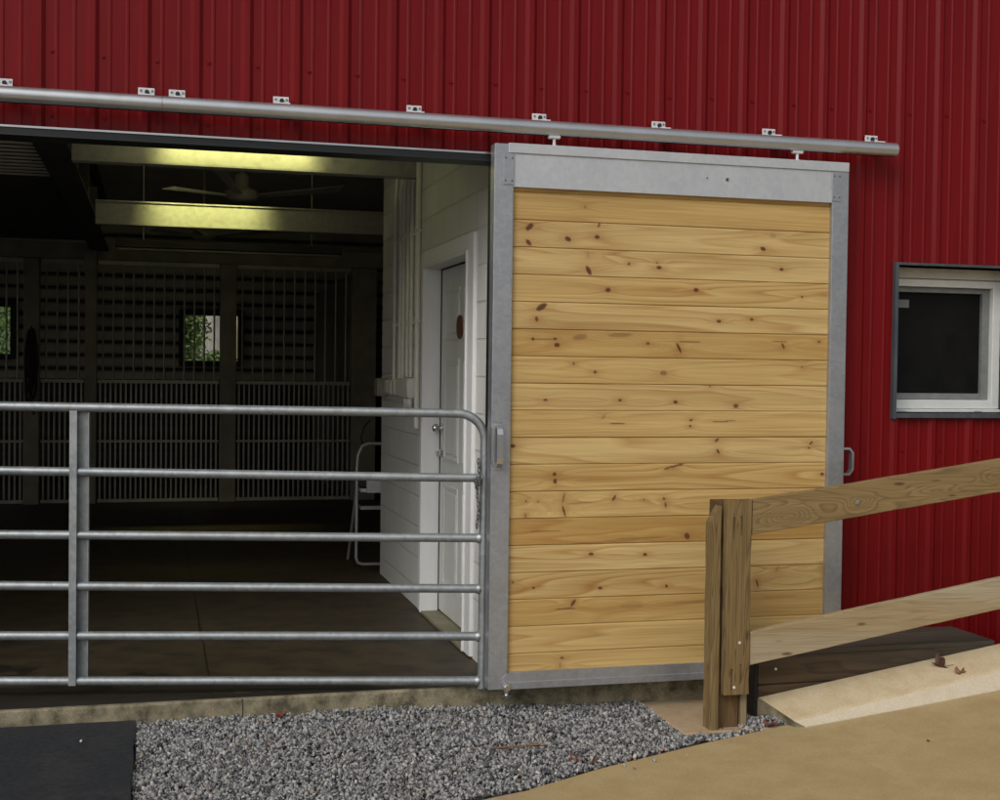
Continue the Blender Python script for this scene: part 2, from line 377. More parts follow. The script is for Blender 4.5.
# ================================================================ setting
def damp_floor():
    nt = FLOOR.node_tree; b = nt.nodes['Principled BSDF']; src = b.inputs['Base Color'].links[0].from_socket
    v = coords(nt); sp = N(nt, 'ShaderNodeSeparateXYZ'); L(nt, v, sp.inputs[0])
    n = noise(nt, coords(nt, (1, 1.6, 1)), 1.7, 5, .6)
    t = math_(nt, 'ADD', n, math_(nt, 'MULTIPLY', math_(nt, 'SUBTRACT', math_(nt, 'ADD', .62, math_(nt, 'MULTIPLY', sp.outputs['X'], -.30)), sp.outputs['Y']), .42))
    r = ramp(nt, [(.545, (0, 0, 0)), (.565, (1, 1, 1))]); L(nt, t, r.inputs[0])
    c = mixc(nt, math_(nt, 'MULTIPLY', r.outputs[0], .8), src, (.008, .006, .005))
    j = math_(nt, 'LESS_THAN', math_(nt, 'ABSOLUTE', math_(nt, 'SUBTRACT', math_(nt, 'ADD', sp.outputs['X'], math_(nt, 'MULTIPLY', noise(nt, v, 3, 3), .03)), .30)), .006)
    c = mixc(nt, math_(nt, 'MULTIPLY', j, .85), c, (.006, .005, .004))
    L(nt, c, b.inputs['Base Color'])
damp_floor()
def lerp(a, b, t): return a + (b - a) * t
XW = [-8, 1.58, 1.71, 1.925, 2.5, 3.06, 3.6, 4.147, 5.5, 9]
ZW = [-.19, -.18, -.175, -.165, -.145, -.118, -.058, .008, .17, .60]
def zw(x): return float(np.interp(x, XW, ZW))
XE = [-1.5, .30, 1.272, 1.41, 1.582, 1.71, 1.925, 2.504, 3.053, 3.06, 9]
YE = [-2.15, -1.50, -1.145, -1.095, -1.04, -.988, -.896, -.701, -.561, -.56, -.56]
def ye(x): return float(np.interp(x, XE, YE))
def yj(x): return -1.04 - (1.582 - x) * .76                                 # the joint between the two slabs

# ground: one sheet out to the horizon
m = MB()
hx = [-150, -40, -9, 9, 40, 150]; hy = [-150, -40, -12, -0.02, 13.1, 40, 150]
for i in range(5):
    for j in range(6):
        if 2 == i and j == 3: continue
        m.add([(hx[i], hy[j], -.30), (hx[i+1], hy[j], -.30), (hx[i+1], hy[j+1], -.30), (hx[i], hy[j+1], -.30)], [(0, 1, 2, 3)])
tag(m.build('ground', YARD, recalc=False), kind='structure')
# lawn behind the barn (seen through the stall windows)
GY = [13.3, 18, 24, 32, 45, 60]; GZ = [-.10, .25, 1.35, 2.7, 4.2, 5.0]
def gl(y): return float(np.interp(y, GY, GZ))
m = MB(); m.v = [(x, y, z) for y, z in zip(GY, GZ) for x in (-30, 30)]; m.f = [(2*i, 2*i+1, 2*i+3, 2*i+2) for i in range(5)]; m.sm = [True] * 5; m.mi = [0] * 5
tag(m.build('lawn', GRASS, recalc=False), kind='structure')
m = MB(); m.v = [(x, y, gl(y) + .012) for y in (13.3, 18, 24, 32, 44) for x in (.9 + (y - 13.3) * .028, 1.9 + (y - 13.3) * .05)]; m.f = [(2*i, 2*i+1, 2*i+3, 2*i+2) for i in range(4)]; m.sm = [True] * 4; m.mi = [0] * 4
tag(m.build('path', WALK, recalc=False), kind='structure')

# gravel bed surface (what the stones lie on)
def hg(x, y):
    zwall = float(np.interp(x, [-.1, .9, 1.6, 2.4, 3.1], [-.090, -.082, -.100, -.130, -.125]))
    e = min(-.05, ye(x)); t = max(0, min(1, y / e))
    edge = float(np.interp(x, [-.1, 1.0, 1.6, 9], [-.110, -.170, -.178, 0])) if x < 1.6 else zw(x) + .004
    z = lerp(zwall, edge, t)
    z += .022 * math.exp(-((x - 2.83) / .22) ** 2 - ((y + .505) / .05) ** 2)
    z += .006 * math.sin(7 * x + 3 * y) * math.sin(5 * y + 2 * x)
    return z
m = MB(); nx, ny = 80, 40
for i in range(nx + 1):
    x = -4.5 + (3.08 + 4.5) * i / nx
    for j in range(ny + 1):
        y = .0 - (2.6) * j / ny
        yy = max(y, ye(x) + .002) if x > .3 else y
        m.v.append((x, yy, hg(x, yy) - .012 - (.02 if x < -.08 else 0)))
for i in range(nx):
    for j in range(ny):
        a = i * (ny + 1) + j; m.f.append((a, a + 1, a + ny + 2, a + ny + 1)); m.sm.append(True); m.mi.append(0)
tag(m.build('gravel_bed', DIRT, recalc=False), kind='structure')

# loose stones
def stone_templates():
    out = []
    import bmesh
    for k in range(10):
        bm = bmesh.new(); bmesh.ops.create_icosphere(bm, subdivisions=1, radius=1)
        for v in bm.verts: v.co = v.co * (.62 + .62 * random.random())
        V = np.array([v.co[:] for v in bm.verts]); F = np.array([[v.index for v in f.verts] for f in bm.faces]); bm.free()
        out.append((V, F))
    return out
T = stone_templates(); VV = []; FF = []; base = 0; cnt = 0
def euler(a, b, c):
    ca, sa, cb, sb, cc, sc = math.cos(a), math.sin(a), math.cos(b), math.sin(b), math.cos(c), math.sin(c)
    return np.array([[cc, -sc, 0], [sc, cc, 0], [0, 0, 1]]) @ np.array([[cb, 0, sb], [0, 1, 0], [-sb, 0, cb]]) @ np.array([[1, 0, 0], [0, ca, -sa], [0, sa, ca]])
while cnt < 31000:
    x = random.uniform(-.10, 3.07); y = -random.random() * 1.95
    lim = ye(x) + .004 + random.gauss(0, .007); stray = random.random() < .0035
    if y < lim and x > .35 and not (stray and y > lim - .12): continue
    on_walk = y < lim and x > .35
    if x < -.07 + .01 * math.sin(y * 9) and y < -.02: continue
    # keep the pad and the foot of the post clear
    bx = 2.452 + .10 * max(0, (-y - .35))
    if x > bx + random.gauss(0, .006):
        if y > -.60 and x < 2.60: continue
        if y > -.555 + .02 * math.sin(x * 20) and x < 2.76: continue
        if y > -.47: continue
    r = random.choice((.005, .006, .0075, .009, .0105, .012, .015)) * random.uniform(.8, 1.2)
    V, F = T[random.randrange(10)]
    R = euler(*(random.uniform(0, 6.28) for _ in range(3)))
    S = np.array([1.08, random.uniform(.55, .9), random.uniform(.32, .65)]) * r
    P = (V * S) @ R.T + np.array([x, y, (zw(x) + r * .4) if on_walk else hg(x, y) + random.uniform(-.006, .008)])
    VV.append(P); FF.append(F + base); base += len(V); cnt += 1
VV = np.concatenate(VV); FF = np.concatenate(FF)
me = bpy.data.meshes.new('gravel'); me.vertices.add(len(VV)); me.vertices.foreach_set('co', VV.ravel())
me.loops.add(FF.size); me.loops.foreach_set('vertex_index', FF.ravel().astype(np.int32))
me.polygons.add(len(FF)); me.polygons.foreach_set('loop_start', np.arange(0, FF.size, 3, dtype=np.int32)); me.polygons.foreach_set('loop_total', np.full(len(FF), 3, dtype=np.int32))
me.update(); me.validate(); me.materials.append(GRAV)
g = bpy.data.objects.new('gravel', me); C.objects.link(g)
tag(g, 'loose grey crushed stone between the barn sill and the concrete walk', 'gravel', kind='stuff')

# concrete walk ramping up to the right, and the older brown strip at its tail
def slab(name, xs, top, bot, material, ztop=lambda x: zw(x), thick=.13):
    m = MB(); n = len(xs)
    for x in xs:
        z = ztop(x)
        m.v += [(x, top(x), z - thick), (x, top(x), z - .006), (x, top(x) - .006, z), (x, bot(x), z), (x, bot(x), z - thick)]
    for i in range(n - 1):
        for k in range(4):
            a = i * 5 + k; m.f.append((a, a + 1, a + 6, a + 5)); m.sm.append(False); m.mi.append(0)
    m.f += [(0, 1, 2, 3, 4), tuple((n - 1) * 5 + k for k in (4, 3, 2, 1, 0))]; m.sm += [False] * 2; m.mi += [0] * 2
    return tag(m.build(name, material), kind='structure')
xs = [-2.6 + .1 * i for i in range(42)] + [1.582] + [1.62 + .06 * i for i in range(120)]
slab('concrete_walk', sorted(set(xs)), lambda x: ye(x) if x >= 1.582 else yj(x), lambda x: -5.2, WALK)
slab('concrete_strip', [-2.6 + .1 * i for i in range(42)] + [1.575], lambda x: ye(x), lambda x: yj(x) + .006, PADM, ztop=lambda x: zw(x) - .006)
# level pad under the sliding door
m = MB(); m.box(2.452, 3.9, -.602, -.006, -.30, -.124, .004); tag(m.build('concrete_pad', PADM), kind='structure')

# kerb
m = MB(); n = 60
def kz(x): return -.020 + .152 * (x - 2.92)
for i in range(n + 1):
    t = i / n
    xb, xm, xf = lerp(2.92, 7.0, t), lerp(3.005, 7.0, t), lerp(3.06, 7.0, t)
    zb = kz(xb); zf = zw(xf) + .004
    zm = zf + (.030 + .055 * min(1, (xm - 3.005) / 1.15))
    ym = -.612
    m.v += [(xb, -.42, zb - .35), (xb, -.42, zb - .006), (xb + .002, -.426, zb), (xm, ym, zm), (xm + .01, ym - .010, zm - .008), (xf, -.652, zf), (xf, -.652, zf - .3)]
for i in range(n):
    for k in range(6):
        a = i * 7 + k; m.f.append((a, a + 1, a + 8, a + 7)); m.sm.append(False); m.mi.append(1 if k in (4, 5) else 0)
m.f += [tuple(range(7))]; m.sm.append(False); m.mi.append(2)  # end face: its shade put into colour with the darker slab concrete
tag(m.build('kerb', [KERBM, KERBF, SLABF]), kind='structure')

# barn floor
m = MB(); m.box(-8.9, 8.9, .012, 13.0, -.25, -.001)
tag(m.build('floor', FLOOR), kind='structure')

# ================================================================ barn
barn = thing('barn', (0, 6.5, 0), 'red ribbed steel barn with wide open doorway and small window', 'barn')
RP = .2335; R0 = -.514
def prof(x):
    """height of the ribbed sheet at x"""
    d = (x - R0 + RP / 2) % RP - RP / 2; a = abs(d)
    if a < .012: return .0155
    if a < .030: return .0155 * (1 - (a - .012) / .018)
    for c in (-.0778 + RP / 2 * 0, .0778):
        e = abs(d - c)
        if e < .004: return .0036
        if e < .010: return .0036 * (1 - (e - .004) / .006)
    return 0
def breaks(x0, x1):
    X = {x0, x1}; k0 = int((x0 - R0) / RP) - 2; k1 = int((x1 - R0) / RP) + 2
    for k in range(k0, k1):
        c = R0 + k * RP
        for o in (-.030, -.012, .012, .030, -.0878, -.0818, -.0738, -.0678, .0678, .0738, .0818, .0878): 
            if x0 < c + o < x1: X.add(c + o)
    return sorted(X)
sid = MB()
def sheet(x0, x1, z0, z1, y0=0.0):
    X = breaks(x0, x1)
    # the sheet ripples very slightly between screw rows
    Z = [z0 + (z1 - z0) * k / max(1, int((z1 - z0) / .5)) for k in range(max(1, int((z1 - z0) / .5)) + 1)]
    b = len(sid.v)
    for x in X:
        for z in Z:
            w = .0012 * math.sin(x * 3.1 + z * 1.7) + .0008 * math.sin(x * 9 - z * 2.3)
            sid.v.append((x, y0 - prof(x) + w, z))
    n = len(Z)
    for i in range(len(X) - 1):
        for j in range(n - 1):
            a = b + i * n + j; sid.f.append((a, a + n, a + n + 1, a + 1)); sid.sm.append(False); sid.mi.append(0)
OL, OR, OT = -2.15, 1.625, 2.660     # doorway
WX0, WX1, WZ0, WZ1 = 3.912, 4.665, 1.385, 2.195
sheet(-8.9, 8.9, OT, 5.6)
sheet(-8.9, OL, .03, OT)
sheet(OR, WX0, .03, OT); sheet(WX1, 8.9, .03, OT)
sheet(WX0, WX1, .03, WZ0); sheet(WX0, WX1, WZ1, OT)
siding = sid.build('siding', SID, barn, recalc=False)
m0 = MB(); m0.tube([(0, -.004, 0), (0, -.0055, 0)], .009, 8); m0.tube([(0, -.005, 0), (0, -.010, 0)], .0048, 6, smooth=False)
sc0 = None
def screw(x, z):
    global sc0
    if sc0 is None: sc0 = m0.build('screw', SID, siding); sc0.location = (x, 0, z); return
    c = sc0.copy(); C.objects.link(c); c.parent = siding; c.location = (x, 0, z)
for k in range(0, 22):
    screw(R0 + .052 + RP * k + random.uniform(-.006, .006), 3.018 + random.uniform(-.01, .01))
for k in range(17, 22): screw(R0 + .052 + RP * k, 1.18)
for k in (0, 1, 2, 3, 4): screw(R0 + .052 + RP * k + random.uniform(-.006, .006), 2.735)

# walls, roof and ceiling behind the sheet
m = MB()
m.box(-8.9, 8.9, .006, .11, OT + .03, 5.6); m.box(-8.9, OL, .006, .11, -.02, OT + .03)
m.box(OR + .05, WX0, .006, .11, -.02, OT + .03); m.box(WX1, 8.9, .006, .11, -.02, OT + .03)
m.box(WX0, WX1, .006, .11, -.02, WZ0); m.box(WX0, WX1, .006, .11, WZ1, OT + .03)
m.build('front_wall', INT_GREY, barn)
def ribbed_x(name, x0, x1, y, z0, z1, pitch, d, material, parent, sgn=-1):
    """wall sheet with ribs running along x"""
    m = MB(); k = 0; z = z0; P = []
    while z < z1:
        for o, h in ((0, 0), (.36, 0), (.46, d), (.86, d), (1.0, 0)):
            zz = z + o * pitch
            if zz <= z1: P.append((zz, h))
        z += pitch
    for i in range(len(P) - 1):
        (a, ha), (b, hb) = P[i], P[i + 1]
        m.add([(x0, y + sgn * ha, a), (x1, y + sgn * ha, a), (x1, y + sgn * hb, b), (x0, y + sgn * hb, b)], [(0, 1, 2, 3)])
    return m.build(name, material, parent, recalc=False)
BW = [(-2.75, -1.86, 1.66, 2.46), (.36, 1.26, 1.60, 2.40)]   # stall windows in the rear wall
rear = MB(); xs_ = [-8.9, BW[0][0], BW[0][1], BW[1][0], BW[1][1], 8.9]
def rear_ribs(x0, x1, z0, z1):
    P = []; pitch = .19; d = .035; k = math.floor(z0 / pitch); 
    z = k * pitch
    while z < z1:
        for o, h in ((0, 0), (.22, 0), (.34, d), (.88, d)):
            P.append((z + o * pitch, h))
        z += pitch
    P = [(z0, 0)] + [p for p in P if z0 < p[0] < z1] + [(z1, 0)]
    for i in range(len(P) - 1):
        (a, ha), (b, hb) = P[i], P[i + 1]
        rear.cur = 1 if ha + hb < .001 or b < 1.42 else 0; rear.add([(x0, 13.0 - ha, a), (x1, 13.0 - ha, a), (x1, 13.0 - hb, b), (x0, 13.0 - hb, b)], [(0, 1, 2, 3)])  # rib valleys painted black as shade; sheet below stall height black too
    rear.box(x0, x1, 13.02, 13.14, z0, z1)
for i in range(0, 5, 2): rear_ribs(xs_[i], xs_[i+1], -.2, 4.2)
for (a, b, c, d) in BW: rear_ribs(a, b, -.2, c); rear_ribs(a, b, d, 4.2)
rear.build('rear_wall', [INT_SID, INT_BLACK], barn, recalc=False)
for (a, b, c, d) in BW:
    m = MB(); t = .07
    for q in ((a - .01, a + t, c, d), (b - t, b + .01, c, d), (a + t, b - t, c - .01, c + t), (a + t, b - t, d - t, d + .01)): m.box(q[0], q[1], 12.92, 13.16, q[2], q[3])
    m.build('rear_window_frame', INT_BLACK, barn)
m = MB(); m.box(-8.98, -8.9, .0, 4.2, -.2, 5.6); m.box(-8.98, -8.9, 8.6, 13.14, -.2, 5.6); m.box(-8.98, -8.9, 4.2, 8.6, 3.0, 5.6); m.build('side_wall', SID, barn)  # gap in this unseen wall added so daylight reaches the stalls
m = MB(); m.box(8.9, 8.98, .0, 13.14, -.2, 5.6); m.build('side_wall', SID, barn)
m = MB(); m.box(-.68, 8.9, .12, 13.0, 3.62, 3.68); m.box(-8.9, -.68, 9.0, 13.0, 3.62, 3.68); m.build('ceiling', INT_DARK, barn)
m = MB(); m.prism([(-9.3, 5.45), (0, 8.6), (9.3, 5.45), (9.3, 5.6), (0, 8.75), (-9.3, 5.6)], 'y', -.35, 13.5); m.build('roof', simple('grey_metal_roof', (.3, .3, .3), (.4, .4, .4)), barn)
for y_ in (-.0, 13.1):
    m = MB(); m.prism([(-8.9, 5.6), (8.9, 5.6), (0, 8.58)], 'y', y_, y_ + .04); m.build('gable', SID, barn)
# corrugated soffit over the left bay; front ridges painted daylit, the rest as shade
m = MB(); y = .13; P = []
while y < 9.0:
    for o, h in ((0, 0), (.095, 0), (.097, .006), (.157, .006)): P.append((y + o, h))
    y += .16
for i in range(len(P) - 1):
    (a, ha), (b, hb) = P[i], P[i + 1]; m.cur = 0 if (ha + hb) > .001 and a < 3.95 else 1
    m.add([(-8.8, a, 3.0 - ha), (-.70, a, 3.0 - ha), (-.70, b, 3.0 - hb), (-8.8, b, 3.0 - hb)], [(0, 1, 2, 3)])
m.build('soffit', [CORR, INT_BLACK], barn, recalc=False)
# girder running to the back and cross beams (I sections)
m = MB(); m.box(-.70, -.50, .13, 9.3, 2.90, 2.915); m.box(-.61, -.59, .13, 9.3, 2.915, 3.38); m.box(-.70, -.50, .13, 9.3, 3.38, 3.40)
for yy in (1.35, 2.9, 4.4, 6.0): m.box(-.585, -.50, yy, yy + .09, 2.917, 3.2)
m.build('girder', INT_BLACK, barn)
for (yy, z0, xr) in ((2.2, 2.862, 1.70), (5.6, 2.825, 3.4)):
    m = MB(); m.box(-.498, xr, yy - .0, yy + .012, z0 + .012, z0 + .20); m.box(-.498, xr, yy - .022, yy + .10, z0, z0 + .012); m.box(-.498, xr, yy - .010, yy + .10, z0 + .20, z0 + .212)
    m.build('ceiling_beam', INT_STEEL, barn)
# header beam over the stalls, posts
m = MB(); m.box(-6, 3.3, 9.34, 9.42, 2.80, 2.99, .004); m.build('stall_header', POSTI, barn)
for (a, b, top) in ((-1.42, -1.25, 2.79), (-.76, -.63, 2.90), (.755, .94, 2.79), (2.31, 2.60, 2.79), (-3.3, -3.1, 2.79)):
    m = MB(); m.box(a, b, 9.24, 9.41, 0, top, .006); m.build('post', POSTI, barn)

# doorway trim
m = MB(); m.box(OL - .05, OR + .03, -.024, .004, 2.640, 2.672); m.box(OL - .05, OR + .03, -.034, .12, 2.630, 2.640); m.build('doorway_head_trim', TRIMDK, barn)
m = MB(); m.box(OL - .05, OR + .03, -.031, -.0245, 2.666, 2.675); m.build('drip_edge', TRACKM, barn)
m = MB(); m.box(OR + .012, OR + .05, -.026, .11, 0, 2.64); m.box(OL - .05, OL, -.026, .12, 0, 2.64); m.build('doorway_jamb', TRIMDK, barn)
# foundation / slab edge
m = MB(); n = 90
for i in range(n + 1):
    x = -8.9 + 17.8 * i / n
    dz = random.uniform(-.002, .002)
    m.v += [(x, .030, 0.001), (x, .008 + dz, .001), (x, -.001 + dz, -.008 + dz), (x, -.001, -.28)]
for i in range(n):
    for k in range(3):
        a = i * 4 + k; m.f.append((a, a + 1, a + 5, a + 4)); m.sm.append(False); m.mi.append(0)
m.build('foundation', SLABF, barn)
m = MB(); m.prism([(.420, .0012), (.423, .0012), (.426, -.05), (.421, -.11), (.418, -.11), (.422, -.05)], 'y', -.0035, .004); m.build('crack', INT_BLACK, barn)

# window: slate trim ring, recessed vinyl unit
D = .15
m = MB(); tf = .022
m.box(WX0 - .020, WX0, -.030, D, WZ0 - .03, WZ1 + .012); m.box(WX1, WX1 + .10, -.030, -.002, WZ0 - .03, WZ1 + .012); m.box(WX1, WX1 + .012, -.002, D, WZ0 - .03, WZ1 + .012)
m.box(WX0, WX1, -.030, D, WZ1, WZ1 + .012); m.box(WX0, WX1, -.036, D, WZ0 - .024, WZ0)
win = m.build('window', SLATE, barn)
tag(win, 'small barn window in a slate trim ring')
m = MB(); m.box(WX0 + .002, WX1 - .002, D - .05, D - .002, 2.135, WZ1 - .002, .003); m.build('head_board', CREAM, win)
m = MB(); a, b, c, d = WX0 + .002, WX1 - .002, WZ0 + .022, 2.132; w = .050
for q in ((a, a + w * .8, c, d), (b - w, b, c, d), (a + w * .8, b - w, d - .042, d), (a + w * .8, b - w, c, c + .050)): m.box(q[0], q[1], D - .03, D + .05, q[2], q[3], .003)
m.box(a, b, D - .046, D + .05, c - .02, c - .002, .003)
for xx in (a + .09, b - .17): m.box(xx, xx + .045, D - .052, D - .047, c - .012, c - .002)
m.build('frame', VINYL, win)
m = MB(); a, b, c, d = a + w * .8 + .002, b - w - .002, c + .052, d - .044
for q in ((a, a + .02, c, d), (b - .045, b, c, d), (a + .02, b - .045, d - .028, d), (a + .02, b - .045, c, c + .034)): m.box(q[0], q[1], D + .0, D + .045, q[2], q[3], .002)
m.build('sash', SASHM, win)
m = MB(); m.box(a + .021, b - .046, D + .026, D + .032, c + .035, d - .029); m.build('pane', SCREEN, win)
m = MB(); m.box(a + .075, a + .150, D + .0245, D + .0255, d - .115, d - .070); m.build('sticker', STICK, win)
m = MB(); m.box(WX0, WX1, D + .06, D + .08, WZ0, WZ1); m.build('window_backing', BLACK, win)

# ================================================================ block wall with side door
bw = thing('block_wall', (1.8, 1.9, 0), 'white painted concrete block wall beside the doorway, holding a white door', 'wall')
DY0, DY1, DT = .755, 1.97, 2.262
m = MB()
m.box(1.712, 1.905, .115, DY0, 0, 3.60); m.box(1.712, 1.905, DY1, 3.66, 0, 3.60); m.box(1.712, 1.905, DY0, DY1, DT, 3.60)
m.box(1.905, 5.6, 3.47, 3.66, 0, 3.60)
m.build('blockwork', BLOCK, bw)
m = MB()
m.box(1.690, 1.712, DY1 + .002, DY1 + .10, 0.01, DT + .09, .003); m.box(1.690, 1.712, DY0 - .135, DY0 - .002, 0.01, DT + .09, .003); m.box(1.690, 1.712, DY0 - .002, DY1 + .002, DT + .002, DT + .09, .003)
m.box(1.680, 1.850, DY1 - .018, DY1 - .001, .012, DT - .002, .002); m.box(1.680, 1.850, DY0 + .001, DY0 + .018, .012, DT - .002, .002); m.box(1.680, 1.850, DY0 + .018, DY1 - .018, DT - .02, DT - .002, .002)
m.build('casing', WHITE, bw)
m = MB(); m.box(1.690, 1.86, DY0 + .019, DY1 - .019, .001, .022, .003); m.build('threshold', simple('olive_sill', (.20, .18, .11), (.28, .26, .17), ns=5), bw)
m = MB(); m.box(1.842, 1.86, DY0 + .019, DY1 - .019, .022, DT - .021); m.box(1.800, 1.8405, DY1 - .0335, DY1 - .019, .022, DT - .021); m.box(1.800, 1.8405, DY0 + .027, DY1 - .034, DT - .029, DT - .021); m.build('door_gap_shade', BLACK, bw)  # black backing and strips put the shade of the door gap into colour
m = MB(); y0, y1, z0, z1 = DY0 + .026, DY1 - .034, .034, DT - .030
y1 -= .012; m.box(1.802, 1.84, y0, y1, z0, z1, .002)
def panel(a, b, c, d):
    for q in ((a, b, c, c + .018), (a, b, d - .018, d), (a, a + .018, c + .018, d - .018), (b - .018, b, c + .018, d - .018)): m.box(1.795, 1.8018, *q)
    m.box(1.797, 1.8018, a + .04, b - .04, c + .04, d - .04, .004)
ym_ = (y0 + y1) / 2
for (c, d) in ((.22, .86), (1.02, 1.66), (1.78, 2.10)):
    panel(y0 + .12, ym_ - .06, c, d); panel(ym_ + .06, y1 - .12, c, d)
dl = m.build('door', DOORW, bw)
m = MB(); m.tube([(1.802, 1.875, 1.215), (1.775, 1.875, 1.215), (1.768, 1.875, 1.215), (1.745, 1.875, 1.215), (1.735, 1.875, 1.215)], [.012, .012, .026, .028, .012], 12); m.tube([(1.8015, 1.875, 1.215), (1.797, 1.875, 1.215)], .033, 14)
m.build('knob', CHROME, dl)
m = MB(); m.box(1.788, 1.801, 1.84, 1.90, 1.03, 1.075, .003); m.box(1.770, 1.788, 1.90, 1.965, 1.042, 1.062, .003); m.tube([(1.79, 1.87, 1.05), (1.765, 1.87, 1.05)], .012, 10); m.build('latch', CHROME, dl)
m = MB()
m.tube([(1.8014, 1.385, 1.852), (1.790, 1.385, 1.852)], .001, 4)
vs = [(1.7905, 1.385 + .075 * math.cos(t), 1.852 + .072 * math.sin(t)) for t in [2 * math.pi * k / 20 for k in range(20)]]
vb = [(1.8016, y, z) for _, y, z in vs]; m.add(vs + vb, [tuple(range(20))] + [(k, (k+1) % 20, 20 + (k+1) % 20, 20 + k) for k in range(20)])
m.build('oval_plaque', OVAL, dl)

# conduits and boxes on the block wall
cd = thing('electrical_conduits', (1.69, 2.6, 1.4), 'row of pale vertical conduits dropping into switch boxes on the block wall', 'conduit')
for (yy, r_, zb) in ((2.17, .018, 1.20), (2.41, .013, 1.54), (2.55, .013, 1.54), (2.70, .013, 1.52), (2.82, .013, 1.52), (3.05, .013, 1.51)):
    X = 1.712 - r_ - .004
    pts = [(X, yy, zb), (X, yy, 2.70), (X, yy + .0, 2.82), (X, yy - .05 * (yy > 2.3), 2.95), (X, yy - .09 * (yy > 2.3), 3.1), (X, yy - .09 * (yy > 2.3), 3.61)]
    m = MB(); m.tube(pts, r_, 10)
    for zz in (1.9, 2.5): m.box(X - r_ - .002, 1.712, yy - .012 - r_, yy + .012 + r_, zz, zz + .02)
    m.build('conduit', PVC, cd)
for i_, (a, b, c, d, dep) in enumerate(((2.29, 2.66, 1.395, 1.53, .060), (2.69, 2.80, 1.405, 1.52, .050), (2.83, 2.95, 1.405, 1.52, .050), (2.99, 3.12, 1.405, 1.51, .050), (3.15, 3.28, 1.41, 1.51, .045))):
    m = MB(); m.box(1.712 - dep, 1.711, a, b, c, d, .006); bx = m.build('junction_box', PVC, cd)
    m = MB(); m.box(1.712 - dep - .004, 1.712 - dep - .0005, a + .012, b - .012, c + .012, d - .012, .001); m.build('cover_plate', PVC, bx)
m = MB(); m.box(1.625, 1.711, 3.36, 3.50, 1.385, 1.52, .006); m.build('receptacle_box', INT_GREY, cd)
for yy in (2.34, 2.42, 2.50):
    m = MB(); m.tube([(1.680, yy, 1.394), (1.680, yy, 1.36), (1.682, yy + .02, 1.335), (1.69, yy + .05, 1.33)], .016, 10); m.build('elbow', PVC, cd)

# ================================================================ sliding door
sd = thing('sliding_door', (2.56, -.14, .02), 'tall sliding barn door of knotty pine boards in a bright metal frame', 'barn door')
sx0, sx1, sz0, sz1 = 1.600, 3.523, .018, 2.700
YF = -.158
